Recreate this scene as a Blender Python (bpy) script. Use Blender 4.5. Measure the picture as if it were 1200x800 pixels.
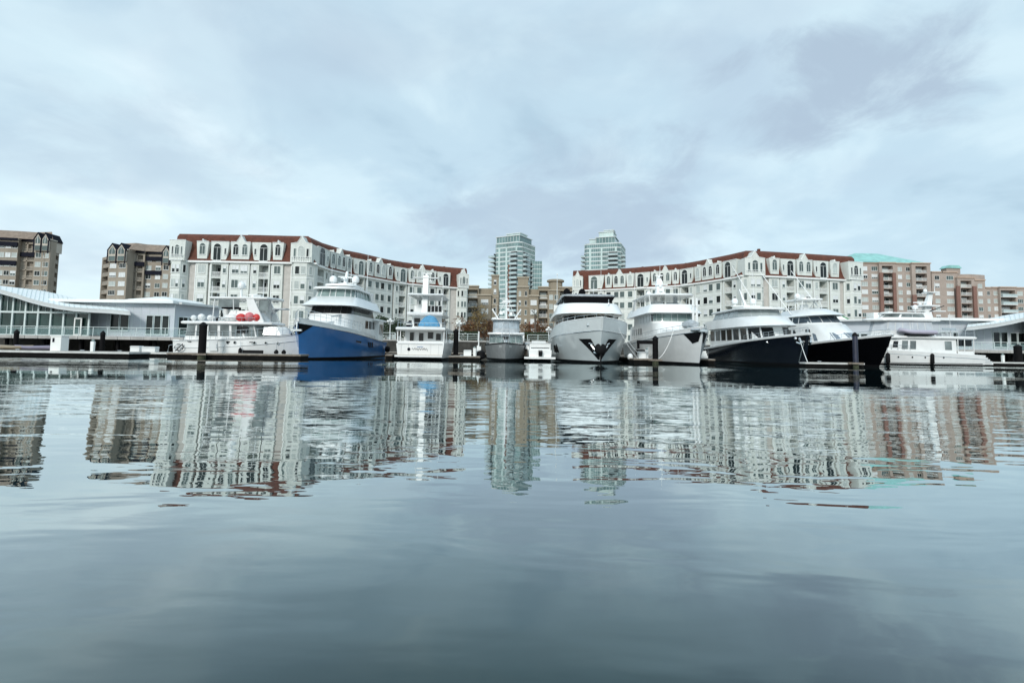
import bpy, bmesh, math, random
from mathutils import Matrix, Vector
random.seed(7)
R = math.radians
for o in list(bpy.data.objects): bpy.data.objects.remove(o)
scene = bpy.context.scene
COL = scene.collection

# ------------------------------------------------------------------ camera
CAM_H, FPX, PITCH, ROLL, HOR = 1.3, 600.0, R(4.0), R(0.85), 408.0
PY0 = HOR - FPX * math.tan(PITCH)
cam_data = bpy.data.cameras.new('camera')
cam = bpy.data.objects.new('camera', cam_data); COL.objects.link(cam)
cam_data.sensor_width = 36; cam_data.lens = 36 * FPX / 1200.0
cam_data.shift_y = (PY0 - 400.0) / 1200.0
cam_data.clip_start = 0.1; cam_data.clip_end = 12000
CAMR = Matrix.Rotation(R(90) + PITCH, 4, 'X') @ Matrix.Rotation(ROLL, 4, 'Z')
cam.matrix_world = Matrix.Translation((0, 0, CAM_H)) @ CAMR
scene.camera = cam
def U(px, py, Y):
    d = CAMR.to_3x3() @ Vector(((px - 600) / FPX, (PY0 - py) / FPX, -1))
    return Vector((0, 0, CAM_H)) + d * (Y / d.y)

# ------------------------------------------------------------------ world
SUN_EL, SUN_AZ = R(28), R(198)       # sun behind the camera, a little to the left
world = bpy.data.worlds.new("World"); scene.world = world; world.use_nodes = True
nt = world.node_tree; nt.nodes.clear()
N = nt.nodes.new; Lk = nt.links.new
out = N('ShaderNodeOutputWorld'); bg = N('ShaderNodeBackground'); bg.inputs['Strength'].default_value = 0.10
sky = N('ShaderNodeTexSky'); sky.sky_type = 'NISHITA'; sky.sun_disc = False
sky.sun_elevation = SUN_EL; sky.sun_rotation = SUN_AZ; sky.air_density = 1.0; sky.dust_density = 1.5
tc = N('ShaderNodeTexCoord'); sep = N('ShaderNodeSeparateXYZ'); Lk(tc.outputs['Generated'], sep.inputs[0])
def M(op, a, b=None, c=None):
    n = N('ShaderNodeMath'); n.operation = op
    for i, v in enumerate((a, b, c)):
        if v is None: continue
        if isinstance(v, (int, float)): n.inputs[i].default_value = v
        else: Lk(v, n.inputs[i])
    return n.outputs[0]
zc = M('MAXIMUM', sep.outputs['Z'], 0.0)
den = M('ADD', zc, 0.30)
cx = M('DIVIDE', sep.outputs['X'], den); cy = M('DIVIDE', sep.outputs['Y'], den)
comb = N('ShaderNodeCombineXYZ'); Lk(cx, comb.inputs[0]); Lk(cy, comb.inputs[1]); comb.inputs[2].default_value = 0.35
def noise(scale, detail, rough, off, dist=0.0):
    mp = N('ShaderNodeMapping'); mp.inputs['Location'].default_value = off; Lk(comb.outputs[0], mp.inputs[0])
    n = N('ShaderNodeTexNoise'); n.inputs['Scale'].default_value = scale; n.inputs['Detail'].default_value = detail
    n.inputs['Roughness'].default_value = rough; n.inputs['Distortion'].default_value = dist; Lk(mp.outputs[0], n.inputs[0])
    return n.outputs['Fac']
def ramp(fac, stops, interp='EASE'):
    r = N('ShaderNodeValToRGB'); r.color_ramp.interpolation = interp
    els = r.color_ramp.elements
    els[0].position, els[0].color = stops[0][0], (*stops[0][1], 1)
    els[1].position, els[1].color = stops[-1][0], (*stops[-1][1], 1)
    for p, c in stops[1:-1]:
        e = els.new(p); e.color = (*c, 1)
    Lk(fac, r.inputs[0]); return r.outputs[0]
big = noise(0.9, 5, 0.52, (3.1, 1.7, 0), 0.25)
small = noise(2.6, 6, 0.55, (7.3, 4.2, 0), 0.35)
mixn = M('ADD', M('MULTIPLY', big, 0.62), M('MULTIPLY', small, 0.38))
# x10 because the Background strength is 0.10
cloud = ramp(mixn, [(0.34, (3.15, 4.3, 5.15)), (0.44, (3.9, 5.15, 5.95)), (0.54, (4.75, 6.0, 6.6)), (0.66, (5.9, 6.95, 7.35))])
# a paler band low on the left, darker patches of cloud higher up
def mixc(a, b, f, mode='MIX'):
    m = N('ShaderNodeMix'); m.data_type = 'RGBA'; m.blend_type = mode
    for s, v in (('A', a), ('B', b)):
        sock = [i for i in m.inputs if i.name == s and i.type == 'RGBA'][0]
        if isinstance(v, tuple): sock.default_value = (*v, 1)
        else: Lk(v, sock)
    if isinstance(f, (int, float)): m.inputs['Factor'].default_value = f
    else: Lk(f, m.inputs['Factor'])
    return [o_ for o_ in m.outputs if o_.type == 'RGBA'][0]
lowband = M('SUBTRACT', 1.0, M('SMOOTH_MIN', M('MULTIPLY', zc, 4.2), 1.0, 0.3))
leftness = M('MULTIPLY_ADD', sep.outputs['X'], -0.55, 0.5)
leftc = N('ShaderNodeClamp'); Lk(leftness, leftc.inputs[0])
cloud = mixc(cloud, (6.0, 7.15, 7.45), M('MULTIPLY', M('MULTIPLY', lowband, leftc.outputs[0]), 0.75))
purple = noise(1.5, 4, 0.5, (11.0, 6.4, 0), 0.2)
pf = N('ShaderNodeMapRange'); pf.inputs['From Min'].default_value = 0.53; pf.inputs['From Max'].default_value = 0.70
pf.inputs['To Max'].default_value = 0.6; Lk(purple, pf.inputs['Value'])
cloud = mixc(cloud, (3.5, 4.4, 5.3), pf.outputs[0])
# heavier clouds hanging over the middle of the harbour and high on the right
nrm = N('ShaderNodeVectorMath'); nrm.operation = 'NORMALIZE'; Lk(tc.outputs['Generated'], nrm.inputs[0])
for (az, el, wid, ht, amt, nscale) in ((5, 16, .24, .11, .75, 3.2), (33, 24, .15, .08, .95, 4.0), (-36, 17, .16, .07, .35, 4.0), (12, 12, .16, .06, .45, 4.5), (-8, 30, .35, .05, .25, 4.0)):
    a_, e_ = R(az), R(el); d0 = (math.sin(a_) * math.cos(e_), math.cos(a_) * math.cos(e_), math.sin(e_))
    sx = (math.cos(a_), -math.sin(a_), 0.0)
    dx = N('ShaderNodeVectorMath'); dx.operation = 'DOT_PRODUCT'; Lk(nrm.outputs[0], dx.inputs[0]); dx.inputs[1].default_value = sx
    dz = M('DIVIDE', M('SUBTRACT', sep.outputs['Z'], d0[2]), ht)
    nn = noise(nscale, 6, 0.6, (az * .37, el * .21, 0), 0.5)
    r2 = M('ADD', M('MULTIPLY', M('DIVIDE', dx.outputs['Value'], wid), M('DIVIDE', dx.outputs['Value'], wid)), M('MULTIPLY', dz, dz))
    fall = N('ShaderNodeMapRange'); fall.interpolation_type = 'SMOOTHSTEP'; fall.inputs['From Min'].default_value = 1.9; fall.inputs['From Max'].default_value = 0.0
    fall.inputs['To Min'].default_value = 0; fall.inputs['To Max'].default_value = 1; Lk(M('ADD', r2, M('MULTIPLY', M('SUBTRACT', nn, 0.5), 6.0)), fall.inputs['Value'])
    yy = N('ShaderNodeMath'); yy.operation = 'GREATER_THAN'; Lk(sep.outputs['Y'], yy.inputs[0]); yy.inputs[1].default_value = 0
    cloud = mixc(cloud, (3.1, 3.9, 4.75), M('MULTIPLY', M('MULTIPLY', fall.outputs[0], amt), yy.outputs[0]))
# overcast zenith is brighter than the horizon
zen = N('ShaderNodeMapRange'); zen.inputs['From Min'].default_value = 0.55; zen.inputs['From Max'].default_value = 1.0
zen.inputs['To Min'].default_value = 1.0; zen.inputs['To Max'].default_value = 1.35; Lk(zc, zen.inputs['Value'])
cz = N('ShaderNodeVectorMath'); cz.operation = 'SCALE'; Lk(cloud, cz.inputs[0]); Lk(zen.outputs[0], cz.inputs['Scale'])
allsky = mixc(sky.outputs[0], cz.outputs[0], 0.93)
Lk(allsky, bg.inputs[0]); Lk(bg.outputs[0], out.inputs[0])

sun_d = bpy.data.lights.new('sun', 'SUN'); sun_d.energy = 1.5; sun_d.angle = R(14); sun_d.color = (1, 0.97, 0.92)
sun = bpy.data.objects.new('sun', sun_d); COL.objects.link(sun)
sdir = Vector((math.sin(SUN_AZ) * math.cos(SUN_EL), math.cos(SUN_AZ) * math.cos(SUN_EL), math.sin(SUN_EL)))
sun.rotation_euler = (-sdir).to_track_quat('-Z', 'Y').to_euler()
sun.location = (0, -30, 60)
vs = scene.view_settings
vs.view_transform = 'Standard'; vs.look = 'None'; vs.exposure = 0.6; vs.gamma = 1.0; vs.use_curve_mapping = False
scene.cycles.use_denoising = True
scene.cycles.max_bounces = 6
scene.cycles.caustics_reflective = False; scene.cycles.caustics_refractive = False

# ------------------------------------------------------------------ materials
MATS = {}
def mat(name, col, rough=0.6, metal=0.0, var=0.12, vscale=1.5, spec=0.5, bump=0.0, bscale=20, coat=0.0, stain=0.0):
    if name in MATS: return MATS[name]
    m = bpy.data.materials.new(name); m.use_nodes = True; t = m.node_tree; p = t.nodes['Principled BSDF']
    p.inputs['Roughness'].default_value = rough; p.inputs['Metallic'].default_value = metal
    p.inputs['Specular IOR Level'].default_value = spec; p.inputs['Coat Weight'].default_value = coat
    geo = t.nodes.new('ShaderNodeNewGeometry')
    n = t.nodes.new('ShaderNodeTexNoise'); n.inputs['Scale'].default_value = vscale; n.inputs['Detail'].default_value = 5
    t.links.new(geo.outputs['Position'], n.inputs['Vector'])
    r = t.nodes.new('ShaderNodeValToRGB')
    r.color_ramp.elements[0].position = 0.3; r.color_ramp.elements[1].position = 0.7
    r.color_ramp.elements[0].color = (*[c * (1 - var) for c in col], 1)
    r.color_ramp.elements[1].color = (*[min(1, c * (1 + var)) for c in col], 1)
    t.links.new(n.outputs['Fac'], r.inputs[0])
    src = r.outputs[0]
    if stain > 0:                                   # vertical weather streaks
        mp = t.nodes.new('ShaderNodeMapping'); mp.inputs['Scale'].default_value = (1.1, 1.1, 0.09)
        t.links.new(geo.outputs['Position'], mp.inputs[0])
        n2 = t.nodes.new('ShaderNodeTexNoise'); n2.inputs['Scale'].default_value = 1.6; n2.inputs['Detail'].default_value = 6
        t.links.new(mp.outputs[0], n2.inputs[0])
        mr = t.nodes.new('ShaderNodeMapRange'); mr.inputs['From Min'].default_value = 0.45; mr.inputs['From Max'].default_value = 0.75
        mr.inputs['To Max'].default_value = stain; t.links.new(n2.outputs['Fac'], mr.inputs['Value'])
        mx = t.nodes.new('ShaderNodeMix'); mx.data_type = 'RGBA'
        t.links.new(mr.outputs[0], mx.inputs['Factor']); t.links.new(src, mx.inputs[6]); mx.inputs[7].default_value = (*[c * 0.45 for c in col], 1)
        src = mx.outputs[2]
    t.links.new(src, p.inputs['Base Color'])
    if bump > 0:
        b = t.nodes.new('ShaderNodeTexNoise'); b.inputs['Scale'].default_value = bscale; b.inputs['Detail'].default_value = 4
        t.links.new(geo.outputs['Position'], b.inputs['Vector'])
        bn = t.nodes.new('ShaderNodeBump'); bn.inputs['Strength'].default_value = bump; bn.inputs['Distance'].default_value = 0.05
        t.links.new(b.outputs['Fac'], bn.inputs['Height']); t.links.new(bn.outputs[0], p.inputs['Normal'])
    MATS[name] = m; return m
def brickmat(name, c1, c2, mortar, sx=1.0):
    if name in MATS: return MATS[name]
    m = bpy.data.materials.new(name); m.use_nodes = True; t = m.node_tree; p = t.nodes['Principled BSDF']
    p.inputs['Roughness'].default_value = 0.85
    geo = t.nodes.new('ShaderNodeNewGeometry'); sp = t.nodes.new('ShaderNodeSeparateXYZ'); t.links.new(geo.outputs['Position'], sp.inputs[0])
    add = t.nodes.new('ShaderNodeMath'); add.operation = 'ADD'; t.links.new(sp.outputs['X'], add.inputs[0]); t.links.new(sp.outputs['Y'], add.inputs[1])
    cb = t.nodes.new('ShaderNodeCombineXYZ'); t.links.new(add.outputs[0], cb.inputs[0]); t.links.new(sp.outputs['Z'], cb.inputs[1])
    br = t.nodes.new('ShaderNodeTexBrick'); br.inputs['Color1'].default_value = (*c1, 1); br.inputs['Color2'].default_value = (*c2, 1)
    br.inputs['Mortar'].default_value = (*mortar, 1); br.inputs['Scale'].default_value = sx; br.inputs['Brick Width'].default_value = 0.45
    br.inputs['Row Height'].default_value = 0.16; br.inputs['Mortar Size'].default_value = 0.012
    t.links.new(cb.outputs[0], br.inputs[0])
    n = t.nodes.new('ShaderNodeTexNoise'); n.inputs['Scale'].default_value = 0.25; n.inputs['Detail'].default_value = 6; t.links.new(geo.outputs['Position'], n.inputs[0])
    mr = t.nodes.new('ShaderNodeMapRange'); mr.inputs['To Min'].default_value = 0.78; mr.inputs['To Max'].default_value = 1.2; t.links.new(n.outputs['Fac'], mr.inputs[0])
    vm = t.nodes.new('ShaderNodeVectorMath'); vm.operation = 'SCALE'; t.links.new(br.outputs['Color'], vm.inputs[0]); t.links.new(mr.outputs[0], vm.inputs['Scale'])
    t.links.new(vm.outputs[0], p.inputs['Base Color']); MATS[name] = m; return m

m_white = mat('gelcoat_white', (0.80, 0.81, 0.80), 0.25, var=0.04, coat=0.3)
m_offwhite = mat('gelcoat_offwhite', (0.62, 0.64, 0.64), 0.35, var=0.05)  # plain off-white gelcoat, greyer than the main white
m_blue = mat('blue_hull', (0.035, 0.165, 0.42), 0.2, var=0.08, vscale=0.6, coat=0.15)
m_navy = mat('navy_hull', (0.006, 0.009, 0.015), 0.14, var=0.15, spec=0.35)
m_black = mat('black_hull', (0.002, 0.002, 0.003), 0.2, var=0.1, spec=0.15)
m_greyhull = mat('grey_hull', (0.30, 0.315, 0.32), 0.4, var=0.12, vscale=2.5, stain=0.25)
m_silver = mat('silver_hull', (0.60, 0.65, 0.655), 0.22, var=0.04, vscale=0.5, coat=0.3)
m_antifoul = mat('antifouling', (0.006, 0.006, 0.007), 0.7, spec=0.1)
m_glass = mat('boat_glass', (0.005, 0.006, 0.007), 0.08, var=0.2, spec=0.4)
m_glass2 = mat('pale_cabin_glass', (0.20, 0.27, 0.26), 0.08, var=0.25)
m_steel = mat('stainless', (0.62, 0.64, 0.65), 0.25, metal=0.9, var=0.08)
m_rubber = mat('black_rubber', (0.006, 0.006, 0.007), 0.7, spec=0.15)
m_wood = mat('dock_timber', (0.20, 0.17, 0.14), 0.85, var=0.3, vscale=3, bump=0.4)
m_wooddark = mat('wet_timber', (0.045, 0.038, 0.03), 0.7, var=0.35, vscale=3, bump=0.4)
m_concrete = mat('concrete', (0.42, 0.41, 0.39), 0.85, var=0.15, vscale=1.2, bump=0.2, stain=0.3)
m_pile = mat('black_pile', (0.006, 0.0055, 0.006), 0.8, spec=0.12, var=0.4, vscale=2.5, bump=0.3)
m_canvas_blue = mat('blue_canvas', (0.085, 0.27, 0.45), 0.8, var=0.2, vscale=3, bump=0.4, bscale=5)
m_canvas_black = mat('black_canvas', (0.005, 0.005, 0.006), 0.9, spec=0.1)
m_canvas_grey = mat('grey_canvas', (0.38, 0.41, 0.43), 0.8, var=0.2, vscale=3, bump=0.4, bscale=5)
m_red = mat('red_vinyl', (0.55, 0.035, 0.035), 0.5, var=0.2, vscale=4)
m_lilac = mat('grey_inflatable', (0.40, 0.38, 0.46), 0.5, var=0.08)
m_teak = mat('teak_deck', (0.30, 0.22, 0.14), 0.7, var=0.15, vscale=6)

# ------------------------------------------------------------------ mesh builder
class MB:
    def __init__(s, mats): s.v = []; s.f = []; s.m = []; s.parts = []; s.mats = mats if isinstance(mats, (list, tuple)) else [mats]
    def add(s, vs, fs, mi=0, T=None):
        b = len(s.v); s.parts.append((len(s.v), len(s.f)))
        for p in vs:
            p = Vector(p); s.v.append(T @ p if T else p)
        for f in fs: s.f.append([b + i for i in f]); s.m.append(mi)
    def box(s, x0, x1, y0, y1, z0, z1, mi=0, T=None):
        vs = [(x, y, z) for x in (x0, x1) for y in (y0, y1) for z in (z0, z1)]
        s.add(vs, [(0, 1, 3, 2), (4, 6, 7, 5), (0, 4, 5, 1), (2, 3, 7, 6), (0, 2, 6, 4), (1, 5, 7, 3)], mi, T)
    def prism(s, ol, y0, y1, mi=0, T=None, plane='xz'):
        n = len(ol)
        if plane == 'xz': vs = [(x, y0, z) for x, z in ol] + [(x, y1, z) for x, z in ol]
        else: vs = [(x, y, y0) for x, y in ol] + [(x, y, y1) for x, y in ol]
        fs = [list(range(n)), list(range(2 * n - 1, n - 1, -1))] + [(i, i + n, (i + 1) % n + n, (i + 1) % n) for i in range(n)]
        s.add(vs, fs, mi, T)
    def loft(s, rings, mi=0, closed=True, caps=True, T=None):
        n = len(rings[0]); vs = [p for r in rings for p in r]; fs = []
        for i in range(len(rings) - 1):
            for j in range(n if closed else n - 1):
                k = (j + 1) % n
                fs.append((i * n + j, i * n + k, (i + 1) * n + k, (i + 1) * n + j))
        if caps: fs += [list(range(n))[::-1], [(len(rings) - 1) * n + j for j in range(n)]]
        s.add(vs, fs, mi, T)
    def tube(s, pts, r, mi=0, n=6, T=None, r2=None):
        pts = [Vector(p) for p in pts]; rings = []
        for i, p in enumerate(pts):
            d = (pts[min(i + 1, len(pts) - 1)] - pts[max(i - 1, 0)]).normalized()
            up = Vector((0, 0, 1)) if abs(d.z) < 0.9 else Vector((1, 0, 0))
            a = d.cross(up).normalized(); b = a.cross(d).normalized()
            rr = r if r2 is None else r + (r2 - r) * i / max(1, len(pts) - 1)
            rings.append([p + a * math.cos(2 * math.pi * k / n) * rr + b * math.sin(2 * math.pi * k / n) * rr for k in range(n)])
        s.loft(rings, mi, T=T)
    def lathe(s, prof, mi=0, n=14, T=None):
        rings = [[(r * math.cos(2 * math.pi * k / n), r * math.sin(2 * math.pi * k / n), z) for k in range(n)] for r, z in prof]
        s.loft(rings, mi, T=T)
    def ball(s, c, r, mi=0, T=None, sx=1, sy=1, sz=1, n=12):
        rings = []
        for i in range(1, n // 2 + 2):
            a = math.pi * (i - 0.5) / (n // 2 + 1) - math.pi / 2
            rings.append([(c[0] + sx * r * math.cos(a) * math.cos(2 * math.pi * k / n), c[1] + sy * r * math.cos(a) * math.sin(2 * math.pi * k / n), c[2] + sz * r * math.sin(a)) for k in range(n)])
        s.loft(rings, mi, T=T)
    def mesh(s, name, smooth=None):
        me = bpy.data.meshes.new(name); me.from_pydata([tuple(v) for v in s.v], [], s.f)
        for m in s.mats: me.materials.append(m)
        me.polygons.foreach_set('material_index', s.m)
        bm = bmesh.new(); bm.from_mesh(me); bmesh.ops.recalc_face_normals(bm, faces=bm.faces[:]); bm.to_mesh(me); bm.free()
        if smooth is not None:
            me.polygons.foreach_set('use_smooth', [True] * len(me.polygons)); me.set_sharp_from_angle(angle=R(smooth))
        me.update(); return me
    def each(s, name, parent=None, smooth=None):
        """every piece that was added becomes an object of its own"""
        done = []
        for (v0, f0), (v1, f1) in zip(s.parts, s.parts[1:] + [(len(s.v), len(s.f))]):
            q = MB(s.mats); q.v = s.v[v0:v1]; q.f = [[i - v0 for i in f] for f in s.f[f0:f1]]; q.m = s.m[f0:f1]; done.append(q.build(name, parent, smooth))
        return done
    def build(s, name, parent=None, smooth=None, local=None):
        """local=None: the vertices are already in the parent's own space"""
        o = bpy.data.objects.new(name, s.mesh(name, smooth)); COL.objects.link(o)
        if parent: o.parent = parent
        if local is not None: o.matrix_basis = local
        return o
def thing(name, label, cat, loc=(0, 0, 0), rotz=0.0, group=None):
    o = bpy.data.objects.new(name, None); COL.objects.link(o); o.location = loc; o.rotation_euler = (0, 0, rotz)
    o.empty_display_size = 0.5; tag(o, label, cat, group); return o
def tag(o, label, cat, group=None):
    o['label'] = label; o['category'] = cat
    if group: o['group'] = group
    return o
def struct(o, kind='structure'): o['kind'] = kind; return o
def center(o):
    """move a top-level mesh's origin to the middle of its base"""
    me = o.data; xs = [v.co.x for v in me.vertices]; ys = [v.co.y for v in me.vertices]; zs = [v.co.z for v in me.vertices]
    c = Vector(((min(xs) + max(xs)) / 2, (min(ys) + max(ys)) / 2, min(zs)))
    me.transform(Matrix.Translation(-c)); o.location = c; return o
def copy_tree(o, parent=None):
    c = o.copy(); COL.objects.link(c); c.parent = parent
    for ch in list(o.children): copy_tree(ch, c)
    return c
# ------------------------------------------------------------------ water
def water_material():
    m = bpy.data.materials.new('harbour_water'); m.use_nodes = True; t = m.node_tree; p = t.nodes['Principled BSDF']
    geo = t.nodes.new('ShaderNodeNewGeometry'); L = t.links.new
    def mapped(sc, rot=0.0, loc=(0, 0, 0)):
        mp = t.nodes.new('ShaderNodeMapping'); mp.inputs['Scale'].default_value = sc; mp.inputs['Rotation'].default_value = (0, 0, rot)
        mp.inputs['Location'].default_value = loc; L(geo.outputs['Position'], mp.inputs[0]); return mp.outputs[0]
    def nz(vec, scale, detail, rough=0.5, dist=0.0):
        n = t.nodes.new('ShaderNodeTexNoise'); n.inputs['Scale'].default_value = scale; n.inputs['Detail'].default_value = detail
        n.inputs['Roughness'].default_value = rough; n.inputs['Distortion'].default_value = dist; L(vec, n.inputs[0]); return n.outputs['Fac']
    def mth(op, a, b):
        n = t.nodes.new('ShaderNodeMath'); n.operation = op
        for i, v in enumerate((a, b)):
            if isinstance(v, (int, float)): n.inputs[i].default_value = v
            else: L(v, n.inputs[i])
        return n.outputs[0]
    swell = nz(mapped((0.16, 0.42, 1), 0.10), 1.0, 1.5, 0.4, 0.3)               # long low undulation, ~2-6 m
    chop = nz(mapped((0.55, 1.5, 1), -0.14, (5, 2, 0)), 1.0, 2.0, 0.5, 0.4)     # 0.6-1.8 m wavelets
    rip = nz(mapped((2.0, 5.0, 1), 0.22, (1, 9, 0)), 1.0, 2.0, 0.5, 0.3)        # 0.2-0.5 m ripples
    patch = nz(mapped((0.035, 0.09, 1), 0.3, (2, 3, 0)), 1.0, 2.0)              # where a breath of wind ruffles it
    mr = t.nodes.new('ShaderNodeMapRange'); mr.inputs['From Min'].default_value = 0.42; mr.inputs['From Max'].default_value = 0.62
    mr.inputs['To Min'].default_value = 0.25; mr.inputs['To Max'].default_value = 1.0; L(patch, mr.inputs[0])
    lanes = t.nodes.new('ShaderNodeMapRange'); lanes.inputs['From Min'].default_value = 0.38; lanes.inputs['From Max'].default_value = 0.64; lanes.inputs['To Min'].default_value = 0.5; lanes.inputs['To Max'].default_value = 1.45
    L(nz(mapped((0.05, 0.16, 1), -0.2, (8, 1, 0)), 1.0, 2.0), lanes.inputs[0])
    h = mth('ADD', mth('MULTIPLY', swell, WAVES[0]), mth('MULTIPLY', mth('MULTIPLY', chop, lanes.outputs[0]), WAVES[1]))
    sp_ = t.nodes.new('ShaderNodeSeparateXYZ'); L(geo.outputs['Position'], sp_.inputs[0])          # one long low wake rolling through
    ph = mth('ADD', mth('ADD', mth('MULTIPLY', sp_.outputs['Y'], 0.2856), 1.45), mth('ADD', mth('MULTIPLY', sp_.outputs['X'], 0.012), mth('MULTIPLY', nz(mapped((0.05, 0.05, 1)), 1.0, 1.0), 0.8)))
    h = mth('ADD', h, mth('MULTIPLY', mth('SINE', ph, 0), 0.070))
    h = mth('ADD', h, mth('MULTIPLY', mth('MULTIPLY', rip, mr.outputs[0]), WAVES[2]))
    b = t.nodes.new('ShaderNodeBump'); b.inputs['Strength'].default_value = 1.0; b.inputs['Distance'].default_value = 1.0
    L(h, b.inputs['Height'])
    # body colour under a reflecting surface whose share grows towards grazing angles
    t.nodes.remove(p); lw = t.nodes.new('ShaderNodeLayerWeight'); lw.inputs['Blend'].default_value = 0.5; L(b.outputs[0], lw.inputs['Normal'])
    fm = t.nodes.new('ShaderNodeMapRange'); fm.interpolation_type = 'SMOOTHSTEP'; fm.inputs['From Min'].default_value = 0.36; fm.inputs['From Max'].default_value = 1.05
    fm.inputs['To Min'].default_value = 0.03; fm.inputs['To Max'].default_value = 0.98; L(lw.outputs['Facing'], fm.inputs['Value']); fr = fm.outputs[0]
    gl = t.nodes.new('ShaderNodeBsdfGlossy'); gl.inputs['Roughness'].default_value = 0.0; gl.inputs['Color'].default_value = (0.865, 0.915, 0.915, 1); L(b.outputs[0], gl.inputs['Normal'])
    df = t.nodes.new('ShaderNodeBsdfDiffuse'); df.inputs['Color'].default_value = (0.008, 0.028, 0.030, 1)
    mx = t.nodes.new('ShaderNodeMixShader'); L(fr, mx.inputs[0]); L(df.outputs[0], mx.inputs[1]); L(gl.outputs[0], mx.inputs[2])
    L(mx.outputs[0], t.nodes['Material Output'].inputs['Surface'])
    return m
WAVES = (0.022, 0.0095, 0.0024)
w = MB(water_material()); w.add([(-3000, -600, 0), (3000, -600, 0), (3000, 4000, 0), (-3000, 4000, 0)], [(0, 1, 2, 3)])
struct(w.build('water'))

# ------------------------------------------------------------------ land and seawall
QZ = 2.25
m_paving = mat('paving', (0.33, 0.31, 0.29), 0.85, var=0.15, vscale=0.6, bump=0.2)
shore = [(-400, 92), (-62, 92), (-34, 90), (-27, 84), (20, 84), (42, 88), (60, 94), (400, 94)]
g = MB([m_paving, m_concrete])
g.prism(shore + [(2500, 94), (2500, 3500), (-2500, 3500), (-2500, 92)], -1.5, QZ, 0, plane='xy')
struct(g.build('promenade_ground'))
k = MB(m_concrete)
for a, b in zip(shore[:-1], shore[1:]):
    d = Vector((b[0] - a[0], b[1] - a[1], 0)); Ln = d.length; ang = math.atan2(d.y, d.x)
    T = Matrix.Translation((a[0], a[1], 0)) @ Matrix.Rotation(ang, 4, 'Z')
    k.box(0, Ln - 0.004, -0.25, 0.25, QZ + 0.003, QZ + 0.22, 0, T)
struct(k.build('kerb'))
k = MB(mat('seawall_stone', (0.045, 0.043, 0.038), 0.9, var=0.45, vscale=1.4, bump=0.8, bscale=1.5))
for a, b in zip(shore[:-1], shore[1:]):
    d = Vector((b[0] - a[0], b[1] - a[1], 0)); Ln = d.length; ang = math.atan2(d.y, d.x)
    T = Matrix.Translation((a[0], a[1], 0)) @ Matrix.Rotation(ang, 4, 'Z')
    k.box(0, Ln - 0.004, -0.12, -0.004, -1.5, QZ - 0.1, 0, T)
o = k.build('seawall'); tag(center(o), 'dark stone seawall under the promenade behind the boats', 'seawall')
# ------------------------------------------------------------------ building tools
m_wall = mat('cream_stucco', (0.64, 0.665, 0.625), 0.8, var=0.05, vscale=0.5, bump=0.15, stain=0.22)
m_trim = mat('white_trim', (0.80, 0.81, 0.79), 0.6, var=0.04)
m_inner = mat('shaded_recess_wall', (0.30, 0.315, 0.305), 0.8, var=0.1)  # colour darkened to deepen the shade inside the balcony recesses
m_rust = mat('rust_shingles', (0.105, 0.034, 0.020), 0.85, var=0.28, vscale=1.6, bump=0.5, bscale=8)
m_frame = mat('window_frame', (0.66, 0.68, 0.66), 0.5, var=0.05)
g_dark = mat('window_dark', (0.012, 0.017, 0.017), 0.1, spec=0.35, var=0.5, vscale=0.35)
g_mid = mat('window_mid', (0.085, 0.115, 0.11), 0.12, var=0.35, vscale=0.35)
g_blind = mat('window_blind', (0.42, 0.46, 0.44), 0.25, var=0.15, vscale=0.6)
g_white = mat('window_white', (0.66, 0.68, 0.68), 0.35, var=0.08)
m_tan = mat('tan_stucco', (0.30, 0.26, 0.21), 0.85, var=0.12, vscale=0.4, bump=0.2, stain=0.2)
m_tan2 = mat('pale_tan_stucco', (0.46, 0.42, 0.36), 0.85, var=0.1, vscale=0.4)
m_navytrim = mat('navy_fascia', (0.008, 0.009, 0.017), 0.8, spec=0.15, var=0.2)
m_shingle = mat('brown_shingles', (0.24, 0.185, 0.145), 0.9, var=0.22, vscale=1.2, bump=0.5, bscale=6)
m_taupe = mat('taupe_stucco', (0.285, 0.245, 0.185), 0.85, var=0.1, vscale=0.4, stain=0.15)
m_taupe2 = mat('pale_taupe', (0.40, 0.355, 0.28), 0.85, var=0.1, vscale=0.4)
m_redbase = mat('brown_base_brick', (0.16, 0.075, 0.05), 0.9, var=0.2, vscale=0.8)
m_brick = brickmat('pink_brick', (0.385, 0.315, 0.27), (0.33, 0.26, 0.22), (0.41, 0.37, 0.33))
m_brick2 = brickmat('red_brick', (0.215, 0.11, 0.085), (0.18, 0.09, 0.07), (0.25, 0.17, 0.14))
m_copper = mat('verdigris_copper', (0.25, 0.50, 0.47), 0.55, var=0.18, vscale=0.5, stain=0.2)
m_slab = mat('pale_slab', (0.62, 0.64, 0.63), 0.7, var=0.06)
m_dark = mat('recess_shade', (0.05, 0.05, 0.05), 0.9)

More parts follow.
